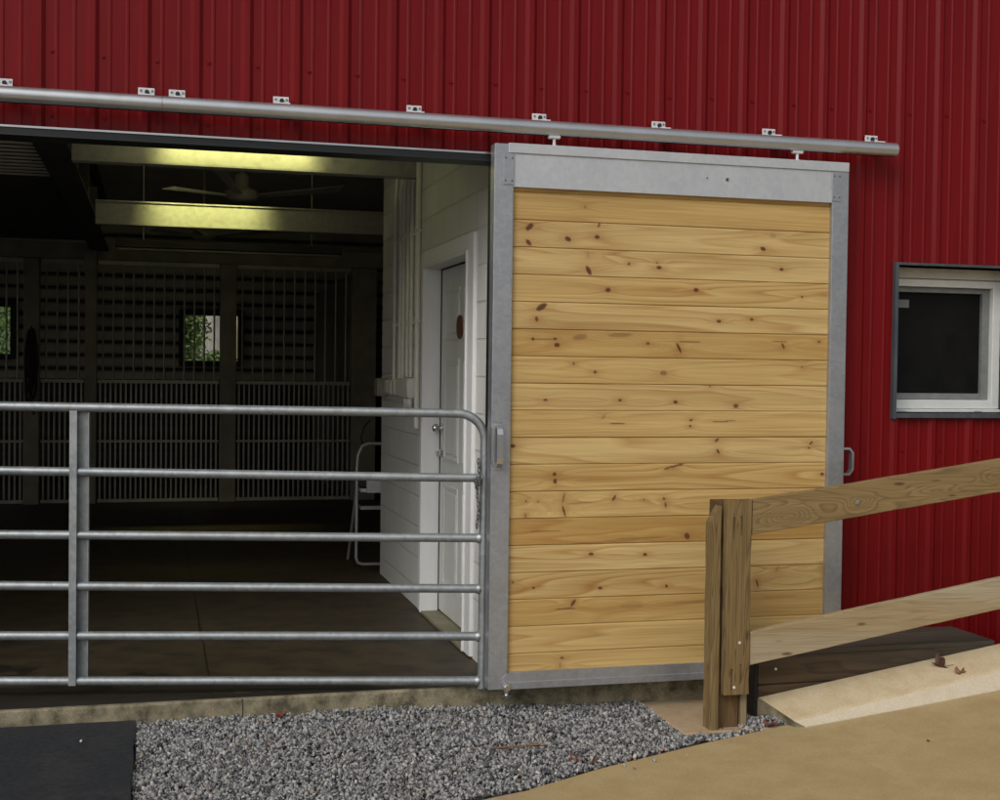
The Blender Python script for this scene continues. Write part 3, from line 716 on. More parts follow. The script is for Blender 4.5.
# boards: one grid mesh per board with knots and warped grain stored on its points
KN = [(1.789, 2.302, 0.0257, 0.0143, 40, 1), (1.785, 2.225, 0.0206, 0.0109, -45, 1), (1.989, 2.25, 0.0185, 0.0124, -25, 1), (2.141, 2.266, 0.0154, 0.0109, 0, 1), (2.151, 2.326, 0.0144, 0.0067, 60, 0.8), (2.099, 2.097, 0.0283, 0.0124, -60, 1), (2.313, 2.137, 0.0092, 0.0076, 0, 0.9), (2.464, 2.147, 0.0062, 0.0048, 0, 0.9), (2.475, 2.124, 0.0164, 0.0095, 0, 1), (2.203, 2.003, 0.0164, 0.0119, 0, 1), (1.856, 1.909, 0.0334, 0.0162, 30, 1), (1.831, 1.849, 0.0092, 0.0143, 10, 0.9), (3.051, 2.239, 0.018, 0.0109, -20, 1), (3.158, 2.136, 0.0134, 0.0086, 0, 1), (2.68, 2.016, 0.0164, 0.0105, 0, 1), (3.279, 1.996, 0.0072, 0.0062, 0, 0.9), (2.81, 1.858, 0.0144, 0.0086, 0, 1), (2.993, 1.872, 0.0118, 0.0081, 0, 1), (3.107, 2.308, 0.0206, 0.0143, 0, 0.25), (1.814, 1.75, 0.0103, 0.0071, 0, 1), (1.928, 1.752, 0.0118, 0.0071, 0, 1), (1.939, 1.722, 0.0164, 0.0114, 0, 1), (1.871, 1.751, 0.0514, 0.0024, 0, 0.7), (2.422, 1.738, 0.0103, 0.0076, 0, 0.9), (2.027, 1.631, 0.0077, 0.0062, 0, 0.8), (2.141, 1.59, 0.0103, 0.0067, 0, 1), (2.509, 1.589, 0.0206, 0.0133, 0, 0.6), (1.883, 1.448, 0.0134, 0.0048, 0, 1), (2.276, 1.45, 0.0113, 0.0071, 0, 1), (2.577, 1.442, 0.0128, 0.0095, 0, 1), (2.187, 1.364, 0.0154, 0.0067, 45, 0.4), (2.262, 1.332, 0.0411, 0.0029, 0, 1), (1.718, 1.22, 0.0154, 0.0095, 0, 1), (2.591, 1.718, 0.0077, 0.0333, 28, 1), (2.651, 1.75, 0.0617, 0.0033, 0, 0.9), (3.157, 1.761, 0.0462, 0.0033, 0, 0.8), (3.175, 1.738, 0.0072, 0.0171, 25, 0.9), (3.382, 1.763, 0.0103, 0.0048, 0, 0.9), (3.286, 1.63, 0.0067, 0.0048, 0, 0.8), (2.766, 1.525, 0.0051, 0.0067, 0, 0.8), (2.913, 1.423, 0.0164, 0.0114, 0, 0.9), (2.664, 1.35, 0.0113, 0.0057, 20, 1), (2.659, 1.319, 0.0067, 0.0062, 0, 1), (2.836, 1.343, 0.0771, 0.0033, 3, 0.9), (2.81, 1.247, 0.0154, 0.0067, 40, 1), (2.817, 1.188, 0.0067, 0.0143, 30, 1), (3.347, 1.231, 0.0134, 0.0062, 40, 1), (3.335, 1.204, 0.0072, 0.0052, 0, 1), (1.935, 1.079, 0.0103, 0.0109, 0, 1), (1.938, 1.044, 0.0103, 0.0143, 0, 1), (2.58, 1.115, 0.0514, 0.0057, 12, 0.9), (2.542, 1.105, 0.0257, 0.0048, 20, 0.9), (2.613, 1.125, 0.0154, 0.0105, 30, 0.9), (1.984, 0.959, 0.0041, 0.0309, -12, 0.8), (1.987, 0.893, 0.0051, 0.0333, 18, 1), (2.252, 0.955, 0.0072, 0.019, -35, 0.9), (2.071, 0.932, 0.0719, 0.0024, 3, 0.5), (2.413, 0.945, 0.0057, 0.0048, 0, 0.9), (2.522, 0.949, 0.0092, 0.0062, 0, 1), (2.531, 0.916, 0.0062, 0.0157, 10, 0.9), (1.787, 0.872, 0.0031, 0.0143, 0, 0.9), (1.789, 0.946, 0.0062, 0.0052, 0, 0.8), (1.851, 0.941, 0.0072, 0.0048, 0, 0.6), (2.133, 0.674, 0.0154, 0.0086, 0, 1), (2.423, 0.665, 0.0123, 0.0076, 0, 1), (1.89, 0.795, 0.0925, 0.0033, -1, 0.6), (3.23, 0.968, 0.0128, 0.0048, 10, 0.7), (3.414, 1.066, 0.0118, 0.0086, 0, 1), (2.652, 0.754, 0.0154, 0.019, 30, 0.9), (2.395, 0.749, 0.1541, 0.0048, 1, 0.45), (2.18, 0.734, 0.1541, 0.0048, 2, 0.35), (1.834, 0.512, 0.0103, 0.0062, 0, 0.9), (1.727, 0.545, 0.0072, 0.0062, 0, 0.8), (2.184, 0.501, 0.0144, 0.0071, 0, 1), (2.543, 0.5, 0.0082, 0.0076, 0, 1), (2.042, 0.43, 0.0082, 0.0238, -35, 1), (2.005, 0.403, 0.0565, 0.0043, 1, 1), (2.357, 0.409, 0.0719, 0.0238, 0, 0.22), (1.988, 0.155, 0.0113, 0.0057, 0, 0.9), (1.978, 0.12, 0.0036, 0.0166, 0, 0.5), (3.05, 0.5, 0.0051, 0.0238, 18, 1), (3.436, 0.578, 0.0051, 0.0214, -20, 0.9), (3.443, 0.52, 0.0057, 0.0238, 15, 1), (3.163, 0.57, 0.0077, 0.019, -40, 0.35), (2.095, 2.174, 0.0077, 0.0238, 10, 0.2), (2.271, 1.778, 0.0719, 0.0119, 2, 0.45), (2.059, 1.764, 0.0411, 0.0143, 10, 0.45), (2.076, 2.413, 0.0082, 0.0076, 0, 0.4), (3.183, 0.422, 0.1028, 0.0038, 0, 0.35), (2.674, 0.413, 0.1284, 0.0038, 2, 0.35)]
pitch, ztop = .1343, 2.472; bx0, bx1 = 1.68, 3.46
edges = [2.512, 2.474] + [ztop - pitch * k for k in range(1, 18)] + [.085]
nxp = 620; X = np.linspace(bx0, bx1, nxp)
PV, PF, base = [], [], 0
for b in range(len(edges) - 1):
    zt, zb = edges[b], edges[b + 1]; h = zt - zb
    rows = np.array([0, .0035, .0062] + list(np.linspace(.010, h - .008, max(3, int(h / .0055)))) + [h - .004, h - .0012, h]) if h > .06 else np.array([0, .003, h - .003, h])
    dep = np.zeros(len(rows)); dep[0] = dep[-1] = .0065; dep[1 if h > .06 else 0] = .0030 if h > .06 else .0065
    g = np.zeros((len(rows), nxp, 3)); g[:, :, 0] = X[None, :]; g[:, :, 2] = (zt - rows)[:, None]; g[:, :, 1] = (-.131 + dep)[:, None]
    bow = rng.normal(0, .0007); g[:, :, 1] += bow
    PV.append(g.reshape(-1, 3))
    R_, C_ = np.meshgrid(np.arange(len(rows) - 1), np.arange(nxp - 1), indexing='ij')
    a = base + R_ * nxp + C_; PF.append(np.stack([a, a + nxp, a + nxp + 1, a + 1], -1).reshape(-1, 4)); base += len(rows) * nxp
PV = np.concatenate(PV); PF = np.concatenate(PF)
me = bpy.data.meshes.new('pine_boards'); me.vertices.add(len(PV)); me.vertices.foreach_set('co', PV.ravel())
me.loops.add(PF.size); me.loops.foreach_set('vertex_index', PF.ravel().astype(np.int32))
me.polygons.add(len(PF)); me.polygons.foreach_set('loop_start', np.arange(0, PF.size, 4, dtype=np.int32)); me.polygons.foreach_set('loop_total', np.full(len(PF), 4, dtype=np.int32))
me.update(); me.validate(); me.materials.append(PINE)
px_, pz_ = PV[:, 0], PV[:, 2]
kn = np.zeros(len(PV)); ha = np.zeros(len(PV)); wp = np.zeros(len(PV)); TONE = np.array([.6, .6, .15, .1, .45, .15, .72, .45, .15, .5, .15, .55, .45, .85, .05, .3, .68, .4, .45])
be = np.array(edges); bi = np.clip(np.searchsorted(-be, -pz_, side='left') - 1, 0, len(edges) - 2)
jit = .0012 * np.sin(px_ * 700) + .0012 * np.sin(pz_ * 900 + px_ * 300)
for (kx, kzz, ra, rb, an, s) in KN:
    kb = int(np.clip(np.searchsorted(-be, -kzz) - 1, 0, len(edges) - 2)); same = (bi == kb)
    ca, sa = math.cos(math.radians(an)), math.sin(math.radians(an))
    dx, dz = px_ - kx, pz_ - kzz
    u = (dx * ca + dz * sa) / max(ra, .0035); w = (-dx * sa + dz * ca) / max(rb, .0030)
    q = np.sqrt(u * u + w * w) * 1.08 + jit * 60
    kn = np.maximum(kn, same * s * np.clip((1.12 - q) / .28, 0, 1))
    hh = np.exp(-((dx / (ra * 2.4 + .018)) ** 2 + (dz / (rb * 1.6 + .006)) ** 2))
    ha = np.maximum(ha, same * hh * min(1, .35 + .6 * s) * (.8 if ra < .03 else .55))
    if rb > .004: wp += same * (.016 + rb) * np.sign(dz) * np.exp(-(dx / (.05 + 3 * rb)) ** 2) * np.exp(-np.abs(dz) / (.03)) * .8
for nm, ar in (('knot', kn * .93), ('halo', ha), ('warp', wp), ('tone', TONE[bi])):
    at_ = me.attributes.new(nm, 'FLOAT', 'POINT'); at_.data.foreach_set('value', ar.astype(np.float32))
o = bpy.data.objects.new('pine_boards', me); C.objects.link(o); o.parent = sd; o.matrix_parent_inverse = Matrix.Translation(-Vector(sd.location))
m = MB(); m.box(bx0, bx1, -.120, -.085, .05, 2.60); m.build('door_core', TRIMDK, sd)
# metal frame
def stile(x0, x1, inner):
    m = MB(); m.box(x0, x1, YF, -.080, sz0, sz1, .003)
    e = x1 if inner > 0 else x0
    m.box(e - .004 if inner > 0 else e - .001, e + .001 if inner > 0 else e + .004, YF + .001, -.12, sz0 + .09, sz1 - .20)
    return m.build('stile', DOORM, sd)
stile(sx0, sx0 + .095, 1); stile(sx1 - .092, sx1 + .003, -1)
m = MB(); m.box(sx0 + .0955, sx1 - .0925, YF + .002, -.081, 2.492, 2.655); m.build('header_panel', HEADM, sd)
m = MB(); m.box(sx0 + .07, sx1, YF - .006, -.079, 2.6555, sz1 + .004, .002); m.build('top_rail', HEADM, sd)
m = MB()
for xx in (sx0 + .045, sx1 - .098):
    m.box(xx, xx + .055, YF - .004, YF + .0, 2.500, 2.653, .001)
pl = m.build('corner_plate', DOORM, sd)
m = MB()
for xx in (sx0 + .055, sx0 + .088, sx1 - .085, sx1 - .055):
    for zz in (2.52, 2.63): m.tube([(xx, YF - .004, zz), (xx, YF - .0065, zz)], .0042, 8)
m.tube([(2.83, YF + .002, 2.583), (2.83, YF - .004, 2.583)], .008, 8); m.tube([(2.72, YF + .002, 2.585), (2.72, YF - .0015, 2.585)], .004, 8)
m.build('rivet', SLATE, sd)
m = MB(); m.prism([(sx0 + .066, .020), (sx1, .020), (sx1, .104), (sx0 + .100, .104), (sx0 + .066, .070)], 'y', YF - .006, YF - .001)
m.box(sx0 + .097, sx1 - .094, YF - .001, -.08, .02, .100)
m.box(sx0 + .075, sx1, YF - .016, YF - .0062, .020, .056, .002)
m.build('bottom_rail', DOORM, sd)
# pull handles
def pull(x0, zc, hl, dep, side, name, material):
    m = MB(); r = .012; z0, z1 = zc - hl, zc + hl
    if side == 'front':
        m.box(x0 + .012, x0 + .052, YF - .0035, YF - .0005, z0 - .012, z0 + .022, .001); m.box(x0 + .012, x0 + .052, YF - .0035, YF - .0005, z1 - .022, z1 + .012, .001)
        P = [(0, z1 - .004), (.45, z1 - .002), (.85, z1 - .022), (1, z1 - .050), (1, z0 + .050), (.85, z0 + .022), (.45, z0 + .002), (0, z0 + .004)]
        pr = [(YF - .003 - dep * a, z) for a, z in P]; inn = [(YF - .003 - max(0, dep * a - .007), z + (.006 if z < zc else -.006)) for a, z in P]
        for i in range(len(P) - 1):
            v = [(xx, *q) for xx in (x0 + .018, x0 + .046) for q in (pr[i], pr[i+1], inn[i+1], inn[i])]
            m.add(v, [(0,1,2,3), (7,6,5,4), (0,4,5,1), (1,5,6,2), (2,6,7,3), (3,7,4,0)])
        # the finger flange wraps the door edge
        m.prism([(x0 - .004, z0 + .02), (x0 + .020, z0), (x0 + .020, z1), (x0 - .004, z1 - .02)], 'y', YF - .012, YF - .004)
    return m.build(name, material, sd)
pull(1.602, 1.222, .108, .045, 'front', 'handle', CHROME)
m = MB(); xr = sx1 + .003; P = [(xr, 1.206), (xr + .040, 1.206), (xr + .062, 1.180), (xr + .062, 1.088), (xr + .040, 1.060), (xr, 1.060)]
I_ = [(xr, 1.196), (xr + .036, 1.196), (xr + .051, 1.175), (xr + .051, 1.092), (xr + .036, 1.070), (xr, 1.070)]
for i in range(5):
    v = [(p[0], yy, p[1]) for yy in (YF + .006, YF + .042) for p in (P[i], P[i+1], I_[i+1], I_[i])]
    m.add(v, [(0,1,2,3), (7,6,5,4), (0,4,5,1), (1,5,6,2), (2,6,7,3), (3,7,4,0)])
m.build('handle', TRACKM, sd)
# guide bolt at the foot
m = MB(); m.tube([(1.690, YF - .016, .035), (1.690, YF - .024, .035)], .022, 14); m.tube([(1.690, YF - .024, .035), (1.690, YF - .036, .035)], .013, 6, smooth=False)
m.tube([(1.690, YF - .010, .018), (1.690, YF - .010, -.004)], .010, 10); m.tube([(1.690, YF - .010, -.004), (1.690, YF - .010, -.012)], [.028, .024], 14); m.tube([(1.690, YF - .010, -.012), (1.690, YF - .010, -.024)], .010, 6)
m.build('guide_bolt', CHROME, sd)
for xx in (1.915, 3.245):
    m = MB(); m.tube([(xx, -.115, 2.700), (xx, -.115, 2.765)], .008, 10); m.box(xx - .030, xx + .030, -.128, -.102, 2.744, 2.760, .002)
    m.tube([(xx - .018, -.131, 2.752), (xx - .018, -.128, 2.752)], .007, 6); m.tube([(xx + .018, -.131, 2.752), (xx + .018, -.128, 2.752)], .007, 6)
    m.tube([(xx, -.115, 2.704), (xx, -.115, 2.712)], .015, 6, smooth=False)
    m.build('hanger', WHITEST, sd)

# ================================================================ overhead track
tk = thing('door_track', (1.0, -.1, 2.79), 'long round galvanised track pipe fixed above the barn doorway', 'track')
def track(x0, x1):
    m = MB(); cy, cz, r, w = -.115, 2.794, .037, .0028; n = 22; A0 = -math.pi / 2 + .30; A1 = A0 + 2 * math.pi - .60
    out = [(cy + r * math.cos(A0 + (A1 - A0) * k / n), cz + r * math.sin(A0 + (A1 - A0) * k / n)) for k in range(n + 1)]
    inn = [(cy + (r - w) * math.cos(A0 + (A1 - A0) * k / n), cz + (r - w) * math.sin(A0 + (A1 - A0) * k / n)) for k in range(n + 1)]
    V = [(x0, *p) for p in out] + [(x1, *p) for p in out] + [(x0, *p) for p in inn] + [(x1, *p) for p in inn]; k1 = n + 1
    F = [(k, k + 1, k1 + k + 1, k1 + k) for k in range(n)]; m.add(V[:2*k1], F, True); m.add(V[2*k1:], [f[::-1] for f in F], True)
    E = []
    for s in (0, 1): E += [(s*k1 + k, s*k1 + k + 1, 2*k1 + s*k1 + k + 1, 2*k1 + s*k1 + k) for k in range(n)]
    m.add(V, E)
    return m.build('rail_pipe', TRACKM, tk)
track(-2.6, .030); track(.032, 3.822)
m = MB(); m.tube([(3.816, -.115, 2.794), (3.823, -.115, 2.794)], .0345, 18); m.build('end_cap', TRACKM, tk)
for xx in (-2.2, -1.3, -.665, -.040, .099, .583, 1.232, 1.875, 2.520, 3.146, 3.756):
    m = MB(); xx *= .992
    m.box(xx - .037, xx + .037, -.034, -.028, 2.838, 2.880, .001); m.box(xx - .020, xx + .036, -.112, -.036, 2.8325, 2.8375)
    bk = m.build('bracket', WHITEST, tk)
    m = MB(); m.tube([(xx - .024, -.034, 2.866), (xx - .024, -.0365, 2.866)], .006, 8); m.tube([(xx + .027, -.034, 2.866), (xx + .027, -.0365, 2.866)], .006, 8); m.build('slot', SASHM, bk)
    m = MB(); m.tube([(xx + .003, -.034, 2.860), (xx + .003, -.046, 2.860)], .011, 6, smooth=False); m.build('bolt', BLACK, bk)

# ================================================================ tube gate
gt = thing('farm_gate', (-2.0, .44, 0), 'galvanised six-rail tube gate standing across the doorway', 'gate')
def gp(x, z, o=0): return (x - .13 * o, -.030 + (1.6 - x) * .3 / 2.3 - o, z)
zl = [1.393, 1.086, .781, .537, .297, .079]; zr = [1.376, 1.054, .754, .500, .261, .037]
def gz(k, x): return lerp(zr[k], zl[k], (1.585 - x) / 2.285)
r = .0225
def arc(cx, cz, R, a0, a1, n=10): return [(cx + R * math.cos(a0 + (a1 - a0) * k / n), cz + R * math.sin(a0 + (a1 - a0) * k / n)) for k in range(n + 1)]
R_ = .135; XR = 1.600; XL = -2.02
zt_r = gz(0, XR); zt_l = gz(0, XL)
path = [(XR, -.001)] + [(XR, .4), (XR, .8)] + arc(XR - R_, zt_r - R_, R_, 0, math.pi / 2) + [(x, gz(0, x)) for x in (1.0, .2, -.6, -1.4)] + arc(XL + R_, zt_l - R_, R_, math.pi / 2, math.pi) + [(XL, .8), (XL, .04)]
m = MB(); m.tube([gp(x, z) for x, z in path], r, 16); m.build('outer_tube', GATE, gt)
weld = MB()
for k in range(1, 6):
    m = MB(); xs_k = [XR - .012, .8, 0, -.347]
    m.tube([gp(x, gz(k, x), .001) for x in xs_k], r * .97, 14); m.build('rail', GATE, gt)
    m = MB(); m.tube([gp(x, gz(k, x), .001) for x in (-.352, -1.0, XL + .012)], r * .97, 14); m.build('rail', GATE, gt)
    weld.tube([gp(XR - .020, gz(k, XR)), gp(XR - .036, gz(k, XR))], [r * 1.25, r * 1.02], 12)
weld.build('weld_bead', GATE, gt)
def gbox(m, x0, x1, o0, o1, z0, z1):
    v = []
    for x in (x0, x1):
        for o in (o0, o1):
            for z in (z0, z1): v.append(gp(x, z, o))
    m.add(v, [(0,1,3,2), (4,6,7,5), (0,4,5,1), (2,3,7,6), (0,2,6,4), (1,5,7,3)])
def upright(xc):
    m = MB(); zt = gz(0, xc) - .015; zb = gz(5, xc) - .016
    gbox(m, xc - .040, xc - .010, .026, .030, zb, zt); gbox(m, xc - .044, xc - .040, -.030, .030, zb, zt)
    gbox(m, xc - .040, xc + .036, -.030, -.026, zb, zt); gbox(m, xc + .036, xc + .040, -.030, .002, zb, zt)
    m.build('upright_channel', GATE, gt)
upright(-.337); upright(-1.9)
# chain hanging on the latch end
m = MB()
def link(c, rot):
    pts = []
    for k in range(17):
        a = 2 * math.pi * k / 16; u = .0065 * math.cos(a); w = .0145 * math.sin(a)
        pts.append((c[0] + u * math.cos(rot), c[1] + u * math.sin(rot), c[2] + w))
    m.tube(pts, .0028, 6, cap=False)
z = 1.14; k = 0
while z > .80:
    off = .035 if 1.02 < z < 1.09 else 0
    link((1.562 + .004 * math.sin(k * .7), -.055 - off * .6, z), (k % 2) * math.pi / 2 + .4); z -= .0215; k += 1
for q in range(6): link((1.555 - .006 * (q % 3), -.062 - .004 * q, 1.052 - .006 * q), q * .9)
ch = m.build('chain', simple('dark_chain_steel', (.10, .10, .10), (.2, .2, .2), ns=60, rough=.4, metal=.7))
tag(ch, 'short length of dark chain dangling at the latch end of the gate', 'chain')

# ================================================================ stall fronts
def stall(x0, x1, label, low_p=.0565, hi_p=.113):
    t = thing('stall_front', ((x0 + x1) / 2, 9.33, 0), label, 'stall front', 'barred stall fronts along the aisle')
    m = MB()
    for (za, zb) in ((.005, .045), (.70, .725), (1.385, 1.425), (2.745, 2.795)): m.box(x0, x1, 9.31, 9.345, za, zb, .003)
    m.build('frame_rail', STALLM, t)
    proto = None
    n = int((x1 - x0) / low_p)
    for i in range(n):
        x = x0 + (i + .5) * (x1 - x0) / n
        if proto is None:
            mm = MB(); mm.box(-.010, .010, 9.315, 9.335, .046, 1.384); proto = mm.build('bar', STALLM, t); pr = proto
        else: pr = proto.copy(); C.objects.link(pr); pr.parent = t; pr.matrix_parent_inverse = proto.matrix_parent_inverse
        pr.location = (x, 0, 0)
    p2 = None; n = int((x1 - x0) / hi_p)
    for i in range(n):
        x = x0 + (i + .5) * (x1 - x0) / n
        if p2 is None:
            mm = MB(); mm.tube([(0, 9.326, 1.426), (0, 9.326, 2.744)], .011, 8); p2 = mm.build('bar', STALLM, t); pr = p2
        else: pr = p2.copy(); C.objects.link(pr); pr.parent = t; pr.matrix_parent_inverse = p2.matrix_parent_inverse
        pr.location = (x, 0, 0)
    return t
stall(-3.09, -1.43, 'barred stall front at the far left, left of the post with the bridle')
stall(-1.24, -.77, 'narrow barred stall front between the bridle post and the girder post')
stall(-.62, .745, 'wide barred stall front with daylight window behind it, centre of the aisle')
stall(.95, 2.30, 'barred stall front deepest in shadow, nearest the block wall')
pt = MB(); pt.prism([(9.45, 0), (12.9, 0), (12.9, 2.62), (9.45, 2.72)], 'x', 2.28, 2.33)
tag(pt.build('stall_partition', INT_GREY), 'solid partition board running back between two horse stalls', 'partition')

# bridle on the post
br = thing('bridle', (-1.33, 9.2, 1.95), 'black leather bridle looped over a hook on the stall post', 'bridle')
m = MB()
for (dx, w, zt, zb) in ((-.02, .055, 1.98, 1.28), (.015, .045, 1.99, 1.20), (.0, .075, 1.95, 1.42), (-.03, .035, 1.90, 1.10)):
    pts = [(-1.33 + dx + w * math.sin(2 * math.pi * k / 24) * (.55 + .45 * math.sin(math.pi * k / 24)), 9.215 - .01 * math.cos(k), lerp(zt, zb, (1 - math.cos(2 * math.pi * k / 24)) / 2)) for k in range(25)]
    m.tube(pts, .014, 6, cap=False)
m.build('strap', BLACK, br)
m = MB(); m.tube([(-1.33, 9.24, 1.99), (-1.33, 9.19, 1.985), (-1.33, 9.18, 2.02)], .009, 8); m.tube([(-1.33, 9.2, 1.2), (-1.30, 9.2, 1.02)], .012, 8); m.build('hook', TRIMDK, br)

# ================================================================ ceiling fans and lights
def fan(x, y, zh, label, rot):
    t = thing('ceiling_fan', (x, y, zh), label, 'ceiling fan', 'ceiling fans in the aisle')
    m = MB(); m.tube([(x, y, 3.62), (x, y, zh + .12)], .013, 10); m.build('downrod', INT_GREY, t)
    m = MB(); m.tube([(x, y, zh + .14), (x, y, zh + .12), (x, y, zh + .03)], [.03, .055, .055], 16); m.tube([(x, y, zh + .03), (x, y, zh), (x, y, zh - .05), (x, y, zh - .075)], [.06, .125, .125, .06], 20); m.build('motor', INT_GREY, t)
    for k in range(3):
        a = rot + k * 2 * math.pi / 3; c, s = math.cos(a), math.sin(a)
        m = MB(); P = [(.10, -.035, .012), (.10, .035, -.004), (.82, .075, -.020), (.82, -.06, .016)]
        v = []
        for dz in (0, -.006):
            for (u, w, z) in P: v.append((x + u * c - w * s, y + u * s + w * c, zh - .03 + z + .16 * (u - .1) + dz))
        m.add(v, [(0,1,2,3), (7,6,5,4), (0,4,5,1), (1,5,6,2), (2,6,7,3), (3,7,4,0)])
        m.build('blade', INT_GREY, t)
fan(.655, 4.0, 2.955, 'grey ceiling fan on a downrod between the two lit beams', math.radians(12))
fan(.50, 7.6, 2.98, 'dark ceiling fan hanging behind the second lit beam', math.radians(8))
def lightfix(x, y, z, label):
    t = thing('fluorescent_light', (x, y, z), label, 'light fixture', 'strip lights in the aisle ceiling')
    m = MB(); m.box(x - .62, x + .62, y - .05, y + .05, z + .03, z + .09, .004)
    m.prism([(y - .11, z - .06), (y - .10, z - .06), (y - .05, z + .03), (y + .05, z + .03), (y + .04, z + .028), (y - .055, z + .025)], 'x', x - .62, x + .62)
    for e in (-1, 1): m.box(x + e * .62 - .003, x + e * .62 + .003, y - .12, y + .16, z - .05, z + .09)
    m.build('reflector_housing', INT_GREY, t)
    m = MB(); m.tube([(x - .60, y + .015, z), (x + .60, y + .015, z)], .014, 10); m.build('tube', GREEN, t)
    m = MB(); m.tube([(x, y, z + .09), (x, y, 3.62)], .006, 6); m.build('hanger', INT_BLACK, t)
lightfix(.52, 1.90, 3.22, 'lit strip light hidden above the first ceiling beam')
lightfix(.46, 5.25, 3.50, 'lit strip light hidden above the second ceiling beam')
for (x, y, z, ty, tz, pw) in ((.52, 1.93, 3.20, 2.2, 2.95, 1.25), (.46, 5.27, 3.47, 5.6, 2.94, 2.3)):
    la = bpy.data.lights.new('strip_light_lamp', 'AREA'); la.shape = 'RECTANGLE'; la.size = .95; la.size_y = .05; la.energy = pw; la.color = (1.0, .97, .34); la.spread = math.radians(40)
    lo = bpy.data.objects.new('strip_light_lamp', la); C.objects.link(lo); lo.location = (x, y, z)
    zv = Vector((0, y - ty, z - tz)).normalized(); xv = Vector((1, 0, 0)); yv = zv.cross(xv)
    lo.rotation_euler = Matrix((xv, yv, zv)).transposed().to_euler()
t = thing('unlit_strip_light', (.72, 6.6, 2.74), 'long unlit strip light hanging low before the stalls', 'light fixture', None)
m = MB(); m.box(-.36, 1.80, 6.53, 6.67, 2.715, 2.745, .004); m.box(-.36, 1.80, 6.57, 6.63, 2.745, 2.79, .004); m.build('housing', INT_BLACK, t)
m = MB()
for yy in (6.56, 6.64): m.tube([(-.33, yy, 2.700), (1.77, yy, 2.700)], .013, 10)
m.build('tube', INT_GREY, t)
m = MB()
for xx in (-.1, 1.5): m.tube([(xx, 6.6, 2.79), (xx, 6.6, 3.62)], .004, 6)
m.build('hanger_rod', INT_DARK, t)

# ================================================================ step ladder behind the block wall
ld = thing('step_ladder', (1.72, 4.0, 0), 'small grey step ladder half hidden at the end of the block wall', 'step ladder')
m = MB(); x0, x1 = 1.565, 1.96; pth = [(x1, 3.92, .035), (x0 + .05, 3.92, .035), (x0 + .012, 3.922, .05), (x0, 3.925, .09), (x0 + .005, 3.95, .40), (x0 + .01, 3.985, .80), (x0 + .018, 3.99, .90), (x0 + .05, 3.995, .97), (x0 + .10, 4.0, .99), (x1 - .1, 4.0, .99), (x1 - .03, 3.995, .96), (x1, 3.98, .88), (x1, 3.92, .035)]
m.tube(pth, .013, 10, cap=False); m.build('front_frame', LADM, ld)
for xx in (x0 + .02, x1 - .02):
    m = MB(); m.tube([(xx, 3.99, .72), (xx - .015, 4.40, .01)], .012, 10); m.build('rear_leg', LADM, ld)
for (za, yy, d) in ((.50, 3.90, .20), (.64, 3.90, .18)):
    m = MB(); m.box(x0 + .03, x1 - .03, yy, yy + d, za - .03, za, .004)
    if za > .6: m.box(x0 + .075, x1 - .03, yy - .012, yy + .02, za - .035, za + .07, .004)
    st = m.build('step', WHITEST if za > .6 else LADM, ld)
    m = MB(); m.box(x0 + .035, x1 - .035, yy + .004, yy + d - .004, za, za + .004); m.build('tread', BLACK, st)
m = MB(); m.tube([(x0 + .06, 4.03, .97), (x0 + .05, 4.04, 1.04), (x0 + .07, 4.04, 1.12), (x0 + .12, 4.04, 1.18)], .006, 8)
tag(m.build('cord', BLACK), 'thin black cord hanging over the top of the step ladder', 'cord')

# ================================================================ fence
fn = thing('fence', (2.68, -.55, -.13), 'rough timber fence with a short post and two rails climbing beside the ramp', 'fence')
def rough(m, x0, x1, y0, y1, z0, z1, n=14, amp=.0022, ch=.004, slope=0.0, tops=None):
    """sawn timber along z with slightly uneven edges"""
    prof_ = [(x0 + ch, y0), (x1 - ch, y0), (x1, y0 + ch), (x1, y1), (x0, y1), (x0, y0 + ch)]
    b = len(m.v)
    for i in range(n + 1):
        z = lerp(z0, z1, i / n); j = [random.uniform(-amp, amp) for _ in range(4)]
        for k, (x, y) in enumerate(prof_):
            zz = z
            if tops and i == n: zz = z + tops(x)
            m.v.append((x + j[k % 2] * .8, y + j[2] * .5, zz))
    for i in range(n):
        for k in range(6):
            a = b + i * 6 + k; c_ = b + i * 6 + (k + 1) % 6
            m.f.append((a, c_, c_ + 6, a + 6)); m.sm.append(False); m.mi.append(m.cur)
    m.f += [tuple(b + k for k in range(6))[::-1], tuple(b + n * 6 + k for k in range(6))]; m.sm += [False] * 2; m.mi += [m.cur] * 2
def post(dx, z0, z1):
    m = MB(); rough(m, 2.592 + dx, 2.637 + dx, -.582, -.50, z0, z1 - .03, tops=lambda x: -.075 * max(0, 1 - (x - dx - 2.592) / .04)); m.build('post_stave', POSTM, fn)
    m = MB(); rough(m, 2.644 + dx, 2.758 + dx, -.545, -.42, z0, z1 - .012); m.build('post', POSTD, fn)
    m = MB(); rough(m, 2.764 + dx, 2.792 + dx, -.562, -.43, z0, z1 - .14); m.build('batten', POSTS, fn)
post(0, -.22, .985)
m = MB(); rough(m, 2.653, 2.783, -.606, -.566, .048, .988, amp=.003); cb_ = m.build('cover_board', POSTM, fn)
m = MB()
for (x, z, h) in ((2.690, .90, .10), (2.728, .905, .09), (2.688, .17, .10), (2.735, .19, .09)):
    m.tube([(x, -.6075, z), (x, -.6055, z)], .0065, 8); m.prism([(x - .0035, z), (x + .0035, z), (x + .001, z - h), (x - .002, z - h)], 'y', -.6072, -.604)
m.build('nail_stain', simple('dark_nail_stain', (.05, .03, .018), (.09, .055, .03), ns=30), cb_)
m = MB()
for (x, z) in ((2.703, .085), (2.728, .30)): m.tube([(x, -.6085, z), (x, -.606, z)], .007, 8)
m.build('nail', WHITEST, cb_)
